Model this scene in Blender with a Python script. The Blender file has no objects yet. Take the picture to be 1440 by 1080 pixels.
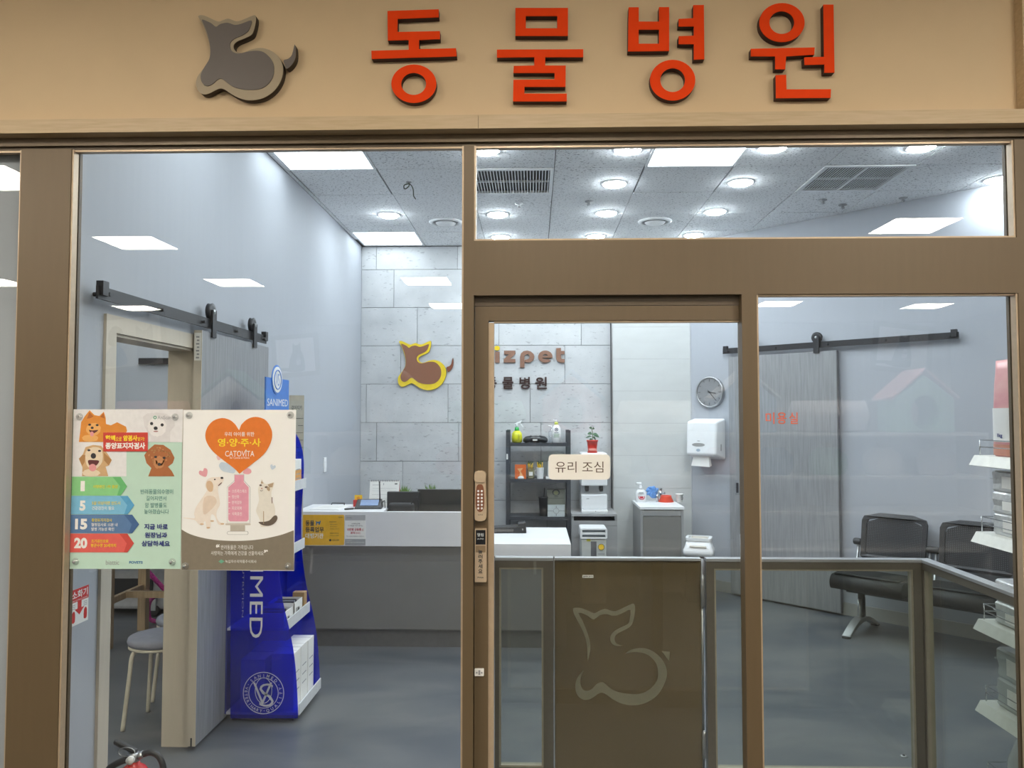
import bpy, bmesh, math, random
from mathutils import Vector, Matrix
from mathutils.geometry import tessellate_polygon
random.seed(7)
SC = bpy.context.scene
COL = SC.collection
# ------------------------------------------------------------------ camera
F = 1081.0
CAM = Vector((0, 0, 1.62))
YAW, PIT = math.radians(1.59), math.radians(2.38)
cd = bpy.data.cameras.new('camera'); cam = bpy.data.objects.new('camera', cd); COL.objects.link(cam)
cd.sensor_width = 36; cd.lens = 36 * F / 1440; cd.clip_start = .02
cam.location = CAM; cam.rotation_euler = (math.pi / 2 + PIT, 0, YAW)
SC.camera = cam
# ------------------------------------------------------------------ world, exposure
w = bpy.data.worlds.new('world'); SC.world = w; w.use_nodes = True
w.node_tree.nodes['Background'].inputs[0].default_value = (.02, .02, .022, 1)
w.node_tree.nodes['Background'].inputs[1].default_value = 1
SC.view_settings.view_transform = 'Standard'; SC.view_settings.look = 'None'
SC.view_settings.gamma = 1; SC.view_settings.use_curve_mapping = False
SC.view_settings.exposure = 0.27
SC.cycles.max_bounces = 10; SC.cycles.transparent_max_bounces = 24; SC.cycles.diffuse_bounces = 5
SC.cycles.caustics_reflective = False; SC.cycles.caustics_refractive = False
SC.cycles.sample_clamp_indirect = 6
PANEL_IN, SPOT_IN, PANEL_MALL = 5.0, 122.0, 34.0          # lamp strengths, shared by the place's own lamps and the added panels
COOL, WARM = (.86, .94, 1.0), (1.0, .91, .79)
# ------------------------------------------------------------------ pixel (1440x1080) -> point on a surface
def ray(px, py):
    v = Vector(((px - 720) / F, 1, -(py - 540) / F))
    return Matrix.Rotation(YAW, 3, 'Z') @ (Matrix.Rotation(PIT, 3, 'X') @ v)
def onY(px, py, Y): r = ray(px, py); return CAM + r * (Y / r.y)
def onX(px, py, X): r = ray(px, py); return CAM + r * (X / r.x)
def onZ(px, py, Z): r = ray(px, py); return CAM + r * ((Z - CAM.z) / r.z)
def onD(px, py, c): r = ray(px, py); return CAM + r * (c / (r.x + r.y))
# ------------------------------------------------------------------ materials
MATS = {}
def nt(name):
    m = bpy.data.materials.new(name); m.use_nodes = True; t = m.node_tree
    return m, t, t.nodes['Principled BSDF'], t.nodes['Material Output']
def mat(name, col, rough=.5, metal=0, var=.06, scale=30, stretch=(1, 1, 1), bump=0, bscale=200, spec=.5, coat=0):
    """principled surface with a procedural colour variation and fine relief"""
    if name in MATS: return MATS[name]
    m, t, b, o = nt(name); N = t.nodes.new; L = t.links.new
    tc = N('ShaderNodeTexCoord'); mp = N('ShaderNodeMapping'); mp.inputs['Scale'].default_value = stretch
    L(tc.outputs['Object'], mp.inputs['Vector'])
    n = N('ShaderNodeTexNoise'); n.inputs['Scale'].default_value = scale; n.inputs['Detail'].default_value = 4
    L(mp.outputs[0], n.inputs['Vector'])
    r = N('ShaderNodeValToRGB'); c = Vector(col)
    lo = [max(0, x * (1 - var)) for x in c]; hi = [min(1, x * (1 + var)) for x in c]
    r.color_ramp.elements[0].position = .3; r.color_ramp.elements[1].position = .7
    r.color_ramp.elements[0].color = (*lo, 1); r.color_ramp.elements[1].color = (*hi, 1)
    L(n.outputs['Fac'], r.inputs[0]); L(r.outputs[0], b.inputs['Base Color'])
    b.inputs['Roughness'].default_value = rough; b.inputs['Metallic'].default_value = metal
    b.inputs['Specular IOR Level'].default_value = spec
    if coat: b.inputs['Coat Weight'].default_value = coat; b.inputs['Coat Roughness'].default_value = .08
    if bump:
        n2 = N('ShaderNodeTexNoise'); n2.inputs['Scale'].default_value = bscale; n2.inputs['Detail'].default_value = 3
        L(mp.outputs[0], n2.inputs['Vector'])
        bp = N('ShaderNodeBump'); bp.inputs['Strength'].default_value = bump; bp.inputs['Distance'].default_value = .01
        L(n2.outputs['Fac'], bp.inputs['Height']); L(bp.outputs[0], b.inputs['Normal'])
    MATS[name] = m; return m
def emit(name, col, s):
    if name in MATS: return MATS[name]
    m, t, b, o = nt(name)
    b.inputs['Base Color'].default_value = (.9, .9, .9, 1)
    b.inputs['Emission Color'].default_value = (*col, 1); b.inputs['Emission Strength'].default_value = s
    MATS[name] = m; return m
def sheet_glass(name, tint=(.97, .985, .98), base=.04, diff=None, dmix=0, rough=0):
    """thin glass / acrylic: see-through, tinted, with Schlick mirror reflection; optional milky share"""
    if name in MATS: return MATS[name]
    m, t, b, o = nt(name); N = t.nodes.new; L = t.links.new
    lw = N('ShaderNodeLayerWeight'); lw.inputs['Blend'].default_value = .5
    pw = N('ShaderNodeMath'); pw.operation = 'POWER'; pw.inputs[1].default_value = 5; L(lw.outputs['Facing'], pw.inputs[0])
    ma = N('ShaderNodeMath'); ma.operation = 'MULTIPLY_ADD'; ma.inputs[1].default_value = 1 - base; ma.inputs[2].default_value = base
    L(pw.outputs[0], ma.inputs[0])
    tr = N('ShaderNodeBsdfTransparent'); tr.inputs[0].default_value = (*tint, 1)
    under = tr.outputs[0]
    if diff:
        d = N('ShaderNodeBsdfDiffuse'); d.inputs[0].default_value = (*diff, 1)
        mx0 = N('ShaderNodeMixShader'); mx0.inputs[0].default_value = dmix
        L(tr.outputs[0], mx0.inputs[1]); L(d.outputs[0], mx0.inputs[2]); under = mx0.outputs[0]
    g = N('ShaderNodeBsdfGlossy'); g.inputs['Roughness'].default_value = rough; g.inputs['Color'].default_value = (1, 1, 1, 1)
    mx = N('ShaderNodeMixShader'); L(ma.outputs[0], mx.inputs[0]); L(under, mx.inputs[1]); L(g.outputs[0], mx.inputs[2])
    L(mx.outputs[0], o.inputs['Surface']); MATS[name] = m; return m
def ramp_mat(name, tex, cols, rough=.5, scale=5, stretch=(1, 1, 1), detail=6, bump=0, spec=.5, dist=0, metal=0):
    if name in MATS: return MATS[name]
    m, t, b, o = nt(name); N = t.nodes.new; L = t.links.new
    tc = N('ShaderNodeTexCoord'); mp = N('ShaderNodeMapping'); mp.inputs['Scale'].default_value = stretch
    L(tc.outputs['Object'], mp.inputs['Vector'])
    n = N('ShaderNodeTexNoise' if tex == 'noise' else 'ShaderNodeTexVoronoi'); n.inputs['Scale'].default_value = scale
    if tex == 'noise': n.inputs['Detail'].default_value = detail; n.inputs['Distortion'].default_value = dist
    L(mp.outputs[0], n.inputs['Vector'])
    r = N('ShaderNodeValToRGB'); el = r.color_ramp.elements
    while len(el) < len(cols): el.new(.5)
    for e, (p, c) in zip(el, cols): e.position = p; e.color = (*c, 1)
    fac = n.outputs['Fac'] if tex == 'noise' else n.outputs['Distance']
    L(fac, r.inputs[0]); L(r.outputs[0], b.inputs['Base Color'])
    b.inputs['Roughness'].default_value = rough; b.inputs['Specular IOR Level'].default_value = spec
    b.inputs['Metallic'].default_value = metal
    if bump:
        bp = N('ShaderNodeBump'); bp.inputs['Strength'].default_value = bump; bp.inputs['Distance'].default_value = .005
        L(fac, bp.inputs['Height']); L(bp.outputs[0], b.inputs['Normal'])
    MATS[name] = m; return m
# ------------------------------------------------------------------ mesh building
def smoothpts(pts, n=4, closed=True):
    out = []; k = len(pts)
    for i in range(k if closed else k - 1):
        g = (lambda j: pts[j % k]) if closed else (lambda j: pts[min(max(j, 0), k - 1)])
        p0, p1, p2, p3 = g(i - 1), g(i), g(i + 1), g(i + 2)
        for s in range(n):
            t = s / n
            out.append(tuple(.5 * (2 * b + (c - a) * t + (2 * a - 5 * b + 4 * c - d) * t * t + (3 * b - a - 3 * c + d) * t ** 3)
                             for a, b, c, d in zip(p0, p1, p2, p3)))
    if not closed: out.append(tuple(pts[-1]))
    return out
def ell(cx, cy, rx, ry=None, n=24, a0=0, a1=2 * math.pi, rot=0):
    ry = rx if ry is None else ry; full = abs(a1 - a0 - 2 * math.pi) < 1e-6
    o = []
    for i in range(n if full else n + 1):
        a = a0 + (a1 - a0) * i / n; x, y = rx * math.cos(a), ry * math.sin(a)
        o.append((cx + x * math.cos(rot) - y * math.sin(rot), cy + x * math.sin(rot) + y * math.cos(rot)))
    return o
def rrect(x0, y0, x1, y1, r, n=5):
    o = []
    for cx, cy, a in ((x1 - r, y1 - r, 0), (x0 + r, y1 - r, 90), (x0 + r, y0 + r, 180), (x1 - r, y0 + r, 270)):
        for i in range(n + 1):
            t = math.radians(a + 90 * i / n); o.append((cx + r * math.cos(t), cy + r * math.sin(t)))
    return o
class MB:
    def __init__(s): s.v = []; s.f = []; s.sm = []
    def add(s, v, f, smooth=False):
        k = len(s.v); s.v += [tuple(p) for p in v]; s.f += [[i + k for i in q] for q in f]
        s.sm += [smooth] * len(f) if isinstance(smooth, bool) else list(smooth); return s
    def box(s, x0, y0, z0, x1, y1, z1):
        x0, x1 = min(x0, x1), max(x0, x1); y0, y1 = min(y0, y1), max(y0, y1); z0, z1 = min(z0, z1), max(z0, z1)
        return s.add([(x0, y0, z0), (x1, y0, z0), (x1, y1, z0), (x0, y1, z0), (x0, y0, z1), (x1, y0, z1), (x1, y1, z1), (x0, y1, z1)],
                     [(0, 3, 2, 1), (4, 5, 6, 7), (0, 1, 5, 4), (1, 2, 6, 5), (2, 3, 7, 6), (3, 0, 4, 7)])
    def hexa(s, p):   # 8 points: bottom ring then top ring
        return s.add(p, [(0, 3, 2, 1), (4, 5, 6, 7), (0, 1, 5, 4), (1, 2, 6, 5), (2, 3, 7, 6), (3, 0, 4, 7)])
    def prism(s, outer, y0, y1, holes=(), axes='xz', smooth=False):
        """outline in two axes, extruded along the third from y0 (front) to y1"""
        def mk(p, d):
            if axes == 'xz': return (p[0], d, p[1])
            if axes == 'xy': return (p[0], p[1], d)
            return (d, p[0], p[1])
        loops = [list(outer)] + [list(h) for h in holes]
        area = lambda q: sum(q[i][0] * q[(i + 1) % len(q)][1] - q[(i + 1) % len(q)][0] * q[i][1] for i in range(len(q)))
        if area(loops[0]) < 0: loops[0].reverse()
        for h in loops[1:]:
            if area(h) > 0: h.reverse()
        flat = [p for q in loops for p in q]; n = len(flat)
        if len(loops) == 1 and len(flat) <= 4: tri = [list(range(n))]
        else: tri = [list(t) for t in tessellate_polygon([[Vector((p[0], p[1], 0)) for p in q] for q in loops])]
        fx = []
        for t in tri:
            ar = sum(flat[t[i]][0] * flat[t[(i + 1) % len(t)]][1] - flat[t[(i + 1) % len(t)]][0] * flat[t[i]][1] for i in range(len(t)))
            fx.append(t if ar > 0 else t[::-1])
        flip = axes == 'xy'
        V = [mk(p, y0) for p in flat]; Fc = [t[::-1] if flip else t for t in fx]; S = [False] * len(Fc)
        if y1 is not None and y1 != y0:
            V += [mk(p, y1) for p in flat]
            bk = [[i + n for i in (t if flip else t[::-1])] for t in fx]; Fc += bk; S += [False] * len(bk)
            k = 0
            for q in loops:
                m = len(q)
                for i in range(m):
                    a, b = k + i, k + (i + 1) % m
                    Fc.append((a, b, b + n, a + n) if flip else (a, a + n, b + n, b)); S.append(smooth)
                k += m
        return s.add(V, Fc, S)
    def lathe(s, prof, c=(0, 0, 0), n=24, axis='z', caps=True, sx=1, sy=1):
        V = []; m = len(prof)
        for r, z in prof:
            for i in range(n):
                a = 2 * math.pi * i / n; x, y = r * math.cos(a) * sx, r * math.sin(a) * sy
                p = (x, y, z) if axis == 'z' else ((x, -z, y) if axis == 'y' else (z, x, y))
                V.append((p[0] + c[0], p[1] + c[1], p[2] + c[2]))
        Fc = [(j * n + i, j * n + (i + 1) % n, (j + 1) * n + (i + 1) % n, (j + 1) * n + i) for j in range(m - 1) for i in range(n)]
        S = [True] * len(Fc)
        if caps: Fc += [list(range(n))[::-1], [(m - 1) * n + i for i in range(n)]]; S += [False, False]
        return s.add(V, Fc, S)
    def tube(s, path, r, n=8, caps=True):
        path = [Vector(p) for p in path]; k = len(path); V = []
        rr = r if isinstance(r, (list, tuple)) else [r] * k
        up = None
        for i, p in enumerate(path):
            d = (path[min(i + 1, k - 1)] - path[max(i - 1, 0)]).normalized()
            if up is None: up = Vector((0, 0, 1)) if abs(d.z) < .9 else Vector((1, 0, 0))
            a = d.cross(up)
            if a.length < 1e-5: a = d.orthogonal()
            a.normalize(); b = a.cross(d); up = b
            for j in range(n):
                t = 2 * math.pi * j / n; V.append(p + (a * math.cos(t) + b * math.sin(t)) * rr[i])
        Fc = [(j * n + i, j * n + (i + 1) % n, (j + 1) * n + (i + 1) % n, (j + 1) * n + i) for j in range(k - 1) for i in range(n)]
        S = [True] * len(Fc)
        if caps: Fc += [list(range(n))[::-1], [(k - 1) * n + i for i in range(n)]]; S += [False, False]
        return s.add(V, Fc, S)
    def loft(s, rings, caps=True, smooth=True):
        n = len(rings[0]); V = [p for r in rings for p in r]
        Fc = [(j * n + i, j * n + (i + 1) % n, (j + 1) * n + (i + 1) % n, (j + 1) * n + i) for j in range(len(rings) - 1) for i in range(n)]
        S = [smooth] * len(Fc)
        if caps: Fc += [list(range(n))[::-1], [(len(rings) - 1) * n + i for i in range(n)]]; S += [False, False]
        return s.add(V, Fc, S)
    def xf(s, M): s.v = [tuple(M @ Vector(p)) for p in s.v]; return s
    def mesh(s, name, m, recalc=True):
        me = bpy.data.meshes.new(name); me.from_pydata(s.v, [], s.f)
        me.polygons.foreach_set('use_smooth', s.sm)
        if recalc and len(s.f) > 1:
            b = bmesh.new(); b.from_mesh(me); bmesh.ops.recalc_face_normals(b, faces=b.faces); b.to_mesh(me); b.free()
        me.materials.append(m); me.update(); return me
    def build(s, name, m, parent=None, loc=(0, 0, 0), rz=0, bevel=0, seg=2, kind=None, recalc=True):
        return link(name, s.mesh(name, m, recalc), parent, loc, rz, bevel, seg, kind)
def link(name, me, parent=None, loc=(0, 0, 0), rz=0, bevel=0, seg=2, kind=None):
    o = bpy.data.objects.new(name, me); COL.objects.link(o); o.location = loc; o.rotation_euler = (0, 0, rz)
    if parent is not None: o.parent = parent
    if bevel:
        b = o.modifiers.new('bevel', 'BEVEL'); b.width = bevel; b.segments = seg; b.limit_method = 'ANGLE'; b.angle_limit = math.radians(50)
    if kind: o['kind'] = kind
    return o
def thing(name, label=None, cat=None, loc=(0, 0, 0), rz=0, group=None, kind=None):
    o = bpy.data.objects.new(name, None); COL.objects.link(o); o.location = loc; o.rotation_euler = (0, 0, rz)
    o.empty_display_size = .05
    return tag(o, label, cat, group, kind)
def tag(o, label=None, cat=None, group=None, kind=None):
    if label: o['label'] = label
    if cat: o['category'] = cat
    if group: o['group'] = group
    if kind: o['kind'] = kind
    return o
def copy_tree(o, parent=None):
    kids = list(o.children); c = o.copy(); COL.objects.link(c); c.parent = parent
    for k in kids: copy_tree(k, c)
    return c
def bx(name, m, parent, x0, y0, z0, x1, y1, z1, **k): return MB().box(x0, y0, z0, x1, y1, z1).build(name, m, parent, **k)
# ------------------------------------------------------------------ flat print on a surface, laid out from photo pixels
class Plane:
    """surface y = v / x = v / x + y = v; uv() gives (right, up) relative to the thing's origin"""
    def __init__(s, kind, v, org=None):
        s.kind, s.v = kind, v; s.org = Vector(org) if org is not None else None
        s.rz = {'y': 0, 'x': math.pi / 2, 'd': -math.pi / 4}[kind]; s.right = Vector((math.cos(s.rz), math.sin(s.rz), 0))
    def at(s, px, py): return {'y': onY, 'x': onX, 'd': onD}[s.kind](px, py, s.v)
    def uv(s, px, py): d = s.at(px, py) - s.org; return (d.dot(s.right), d.z)
LAY = .0006
def decal(name, pts, m, parent, P, layer=1, holes=(), smooth=0, thick=None):
    """pts are photo pixels; a thin printed or cut shape standing layer * .6 mm proud"""
    if smooth: pts = smoothpts(pts, smooth)
    b = MB().prism([P.uv(*q) for q in pts], -LAY * layer, None if thick is None else -LAY * layer + thick, [[P.uv(*q) for q in h] for h in holes])
    return b.build(name, m, parent)
def rect(x0, y0, x1, y1): return [(x0, y0), (x1, y0), (x1, y1), (x0, y1)]
_tx = {}; TMP = bpy.data.scenes.new('typesetting')
def textmesh(body, bold=0):
    k = (body, bold)
    if k not in _tx:
        c = bpy.data.curves.new('lettering', 'FONT'); c.body = body; c.align_x = 'LEFT'; c.size = 1; c.offset = bold
        c.resolution_u = 3; c.space_line = 1.1
        o = bpy.data.objects.new('lettering', c); TMP.collection.objects.link(o)
        
        with bpy.context.temp_override(scene=TMP, view_layer=TMP.view_layers[0]):
            dg = bpy.context.evaluated_depsgraph_get()
        dg.update(); oe = o.evaluated_get(dg); me = oe.to_mesh()
        V = [tuple(v.co) for v in me.vertices]; Fc = [list(p.vertices) for p in me.polygons]
        oe.to_mesh_clear()
        bpy.data.objects.remove(o); bpy.data.curves.remove(c); _tx[k] = (V, Fc)
    return _tx[k]
def lettering(body, m, parent, box, layer=2, bold=0, depth=0, P=None, rot=0, name='lettering', keep=False):
    """text fitted to a box: photo pixels when P is given, else local (u0, v0, u1, v1)"""
    V, Fc = textmesh(body, bold)
    if rot: V = [(v[1], -v[0], 0) if rot == -90 else (-v[1], v[0], 0) for v in V]
    x0, x1 = min(v[0] for v in V), max(v[0] for v in V); y0, y1 = min(v[1] for v in V), max(v[1] for v in V)
    if P: (u0, w0), (u1, w1) = P.uv(box[0], box[3]), P.uv(box[2], box[1])
    else: u0, w0, u1, w1 = box
    sx, sy = (u1 - u0) / (x1 - x0), (w1 - w0) / (y1 - y0)
    if keep: sx = sy = min(sx, sy)
    cx, cy = (u0 + u1) / 2, (w0 + w1) / 2; mx, my = (x0 + x1) / 2, (y0 + y1) / 2
    d = -LAY * layer
    b = MB(); W = [(cx + (v[0] - mx) * sx, d, cy + (v[1] - my) * sy) for v in V]; b.add(W, Fc)
    if depth:
        k = len(W); b.add([(p[0], d + depth, p[2]) for p in W], [])
        cnt = {}
        for f in Fc:
            for i in range(len(f)):
                e = (f[i], f[(i + 1) % len(f)]); cnt[tuple(sorted(e))] = cnt.get(tuple(sorted(e)), []) + [e]
        for es in cnt.values():
            if len(es) == 1: a, c = es[0]; b.add([], []); b.f.append([c, a, a + k, c + k]); b.sm.append(False)
    return b.build(name, m, parent, recalc=False)
# ================================================================== palette
M_fascia = mat('fascia_board', (.66, .50, .30), .55, var=.02, scale=6, spec=.3)
M_trimwood = ramp_mat('trim_wood', 'noise', [(.3, (.50, .37, .21)), (.7, (.60, .46, .28))], .5, 9, (1, 6, 14), 5, .05)
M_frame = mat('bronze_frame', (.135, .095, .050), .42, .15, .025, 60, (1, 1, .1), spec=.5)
M_frame_dark = mat('frame_shaded', (.10, .072, .042), .5, .1, .05, 60)  # darker copy of the bronze; shade of the recesses put into its colour
M_bead = mat('gold_bead', (.50, .385, .26), .35, .25, .05, 50)
M_glass = sheet_glass('window_glass')
M_wall = mat('wall_paint', (.405, .425, .465), .62, var=.015, scale=3, stretch=(8, 8, .4), bump=.02, bscale=90, spec=.4)
M_wallwhite = mat('wall_white', (.74, .755, .775), .6, var=.015, scale=4, spec=.4)
M_beige = mat('beige_tile', (.60, .615, .61), .35, var=.03, scale=5, stretch=(1, 1, 3))
M_grout = mat('grout', (.20, .205, .215), .9)
M_black = mat('black_plastic', (.018, .018, .02), .45)
M_blackmetal = mat('black_metal', (.03, .03, .033), .4, .3)
M_white = mat('white_plastic', (.82, .83, .84), .35, var=.015)
M_paper = mat('paper', (.84, .83, .80), .6, var=.01)
M_chrome = mat('chrome', (.62, .64, .66), .2, 1.0, .03)
M_steel = mat('brushed_steel', (.45, .46, .47), .35, .9, .04, 40, (1, 1, 12))
M_greywood = ramp_mat('grey_wood', 'noise', [(.25, (.205, .21, .22)), (.5, (.265, .27, .28)), (.75, (.315, .32, .33))], .55, 7, (9, 9, .5), 8, .08)
M_cream = mat('cream_laminate', (.56, .50, .41), .5, var=.03, scale=8, stretch=(6, 6, .5))
M_lightwood = ramp_mat('light_wood', 'noise', [(.3, (.42, .30, .18)), (.7, (.55, .41, .26))], .5, 8, (8, 8, .6), 6, .05)
M_counterwhite = mat('counter_white', (.72, .72, .74), .4, var=.02, scale=8)
M_greige = mat('counter_greige', (.225, .216, .208), .5, var=.03, scale=6)
M_grey = mat('grey_laminate', (.30, .305, .31), .5, var=.03, scale=6)
M_dark = mat('dark_print', (.03, .03, .035), .5)
M_greyprint = mat('grey_print', (.32, .33, .34), .6)
M_red = mat('red_plastic', (.62, .035, .03), .35)
M_yellow = mat('yellow_print', (.85, .55, .02), .5)
# ---- speckled concrete tile of the back wall
def stone_mat():
    m, t, b, o = nt('stone_tile'); N = t.nodes.new; L = t.links.new
    tc = N('ShaderNodeTexCoord'); oi = N('ShaderNodeObjectInfo')
    ad = N('ShaderNodeVectorMath'); ad.operation = 'MULTIPLY_ADD'; ad.inputs[1].default_value = (1, 1, 1)
    L(tc.outputs['Object'], ad.inputs[0])
    sc = N('ShaderNodeVectorMath'); sc.operation = 'SCALE'; sc.inputs[0].default_value = (13, 7, 29); L(oi.outputs['Random'], sc.inputs['Scale']); L(sc.outputs[0], ad.inputs[2])
    n1 = N('ShaderNodeTexNoise'); n1.inputs['Scale'].default_value = 4; n1.inputs['Detail'].default_value = 8; L(ad.outputs[0], n1.inputs['Vector'])
    mp = N('ShaderNodeMapping'); mp.inputs['Scale'].default_value = (.6, 1, 1.6); mp.inputs['Rotation'].default_value = (0, .5, 0); L(ad.outputs[0], mp.inputs['Vector'])
    n2 = N('ShaderNodeTexNoise'); n2.inputs['Scale'].default_value = 34; n2.inputs['Detail'].default_value = 3; L(mp.outputs[0], n2.inputs['Vector'])
    r1 = N('ShaderNodeValToRGB'); r1.color_ramp.elements[0].position = .3; r1.color_ramp.elements[1].position = .7
    r1.color_ramp.elements[0].color = (.47, .485, .50, 1); r1.color_ramp.elements[1].color = (.60, .61, .62, 1)
    r2 = N('ShaderNodeValToRGB'); r2.color_ramp.elements[0].position = .31; r2.color_ramp.elements[1].position = .36
    r2.color_ramp.elements[0].color = (.66, .66, .67, 1); r2.color_ramp.elements[1].color = (1, 1, 1, 1)
    mx = N('ShaderNodeMixRGB'); mx.blend_type = 'MULTIPLY'; mx.inputs[0].default_value = 1
    L(n1.outputs['Fac'], r1.inputs[0]); L(n2.outputs['Fac'], r2.inputs[0]); L(r1.outputs[0], mx.inputs[1]); L(r2.outputs[0], mx.inputs[2])
    L(mx.outputs[0], b.inputs['Base Color']); b.inputs['Roughness'].default_value = .55
    bp = N('ShaderNodeBump'); bp.inputs['Strength'].default_value = .25; bp.inputs['Distance'].default_value = .004
    L(r2.outputs[0], bp.inputs['Height']); L(bp.outputs[0], b.inputs['Normal']); return m
M_stone = stone_mat()
def acoustic_mat():
    m, t, b, o = nt('acoustic_tile'); N = t.nodes.new; L = t.links.new
    tc = N('ShaderNodeTexCoord'); oi = N('ShaderNodeObjectInfo')
    sc = N('ShaderNodeVectorMath'); sc.operation = 'SCALE'; sc.inputs[0].default_value = (17, 31, 3); L(oi.outputs['Random'], sc.inputs['Scale'])
    ad = N('ShaderNodeVectorMath'); L(tc.outputs['Object'], ad.inputs[0]); L(sc.outputs[0], ad.inputs[1])
    mp = N('ShaderNodeMapping'); mp.inputs['Scale'].default_value = (1, 2.2, 1); mp.inputs['Rotation'].default_value = (0, 0, .4); L(ad.outputs[0], mp.inputs['Vector'])
    n = N('ShaderNodeTexNoise'); n.inputs['Scale'].default_value = 60; n.inputs['Detail'].default_value = 2; L(mp.outputs[0], n.inputs['Vector'])
    r = N('ShaderNodeValToRGB'); r.color_ramp.elements[0].position = .345; r.color_ramp.elements[1].position = .375
    r.color_ramp.elements[0].color = (.13, .14, .15, 1); r.color_ramp.elements[1].color = (.88, .89, .90, 1)
    L(n.outputs['Fac'], r.inputs[0]); L(r.outputs[0], b.inputs['Base Color']); b.inputs['Roughness'].default_value = .85
    bp = N('ShaderNodeBump'); bp.inputs['Strength'].default_value = .4; bp.inputs['Distance'].default_value = .004
    L(r.outputs[0], bp.inputs['Height']); L(bp.outputs[0], b.inputs['Normal']); return m
M_acoustic = acoustic_mat()
M_floor = ramp_mat('floor_vinyl', 'noise', [(.36, (.075, .087, .106)), (.5, (.107, .116, .129)), (.64, (.142, .147, .153))], .33, 1.5, (.8, 1.5, 1), 8, .01, .5, .7)
M_mallfloor = mat('mall_floor', (.07, .068, .065), .4, var=.04, scale=3)
M_malltile = mat('mall_ceiling', (.60, .58, .54), .8, var=.02)
M_mallwall = mat('mall_wall', (.40, .385, .37), .7, var=.02)
# ================================================================== shell
H, YF, YB, XL, DC, XR = 3.30, 2.47, 7.52, -1.70, 8.96, 4.0
YI = YF + .055                                   # back of the shop front
xc = onD(972, 600, DC)                          # corner where the slanted wall meets the beige wall
YW = xc.y                                       # beige wall
bx('floor', M_floor, None, -4.8, YF, -.1, 4.6, 7.9, 0, kind='structure')
bx('floor_mall', M_mallfloor, None, -7.5, -9, -.1, 7.5, YF - .001, -.002, kind='structure')
# back wall with stone tiles
wb = bx('wall_back', M_grout, None, XL - .12, YB + .012, 0, .95, YB + .16, H, kind='structure')
TH, TW = .378, .806
zrow = onY(600, 540, YB).z                      # a joint seen at this height
tm = {}
def tile_mesh(wd, ht, m, th=.012, key='t'):
    k = (key, round(wd, 3), round(ht, 3))
    if k not in tm: tm[k] = MB().box(-wd / 2, 0, -ht / 2, wd / 2, th, ht / 2).mesh('tile', m)
    return tm[k]
xj0 = onY(630, 570, YB).x                       # vertical joint seen in the row below that joint
shifts = {0: 0, -1: .42, 1: .13, -2: .62, 2: .45, 3: .2, 4: .6, -3: .33}
for r in range(-5, 6):
    z0 = zrow + r * TH; z1 = min(z0 + TH, H - .003)
    z0 = max(z0, .0)
    if z1 - z0 < .03: continue
    s = shifts.get(-r - 1, (r * .37) % 1) * TW
    k = math.floor((XL - .0 - xj0 - s) / TW)
    x = xj0 + s + k * TW
    while x < .83:
        a, b = max(x, XL - .0), min(x + TW, .835)
        if b - a > .03:
            link('stone_tile', tile_mesh(b - a - .0045, z1 - z0 - .0045, M_stone), wb, ((a + b) / 2, YB, (z0 + z1) / 2))
        x += TW
# beige tiled wall beside it
xe = onY(862, 600, YW).x
wg = bx('wall_basin', M_grout, None, xe, YW + .01, 0, xc.x + .012, YW + .2, H, kind='structure')
bx('corner_bead', M_steel, wg, xe - .009, YW - .002, 0, xe, YW + .012, H); bx('gap_shade', M_dark, wg, xe - .014, YW + .012, 0, xe, YW + .09, H)  # the dark strip stands for the shade at the wall edge
z = 0; k = 0
while z < H - .02:
    z1 = min(z + .31, H - .002)
    link('beige_tile', tile_mesh(xc.x - xe - .003, z1 - z - .0015, M_beige, .01, 'b'), wg, ((xe + xc.x) / 2, YW, (z + z1) / 2)); z += .31
# slanted wall
L45 = (XR - xc.x) * math.sqrt(2)
wd_ = MB().box(0, 0, 0, L45, .1, H).build('wall_right', M_wall, None, (xc.x, xc.y, 0), -math.pi / 4, kind='structure')
bx('corner_trim', mat('corner_trim', (.45, .46, .48), .5), wd_, -.006, -.004, 0, .006, .004, H)
wr = bx('wall_right_side', M_wall, None, XR, YF, 0, XR + .1, DC - XR, H, kind='structure')
M_base = mat('baseboard', (.36, .35, .33), .5, var=.03)
MB().box(0, -.012, 0, L45, 0, .1).build('baseboard_right', M_base, None, (xc.x, xc.y, 0), -math.pi / 4, kind='structure')
bx('baseboard_left', M_base, None, XL, 4.82, 0, XL + .012, YB, .1, kind='structure')
# left wall with doorway
DY0, DY1, DZ = 3.06, 3.80, onX(158, 468, XL).z
b = MB(); b.box(XL - .12, YI, 0, XL, DY0, H); b.box(XL - .12, DY1, 0, XL, YB + .012, H); b.box(XL - .12, DY0, DZ, XL, DY1, H)
b.build('wall_left', M_wall, None, kind='structure')
t1 = thing('trim_1', kind='structure')
bx('jamb', M_cream, t1, XL - .125, DY1 - .012, 0, XL + .006, DY1, DZ)
bx('casing', M_cream, t1, XL, DY0 - .075, 0, XL + .012, DY0, DZ + .07)
bx('casing', M_cream, t1, XL, DY0 - .0, DZ, XL + .012, DY1, DZ + .07)
bx('jamb', M_lightwood, t1, XL - .125, DY0 - .0005, 0, XL, DY0 + .012, DZ)
bx('head_jamb', M_cream, t1, XL - .125, DY0 + .012, DZ - .012, XL, DY1 - .012, DZ)
# treatment room behind the left wall
bx('wall_far_left', M_wallwhite, None, -4.8, YB - .3, 0, XL - .12, YB - .2, H, kind='structure')
bx('wall_outer_left', M_wallwhite, None, -4.9, YF, 0, -4.8, YB - .2, H, kind='structure')
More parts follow.
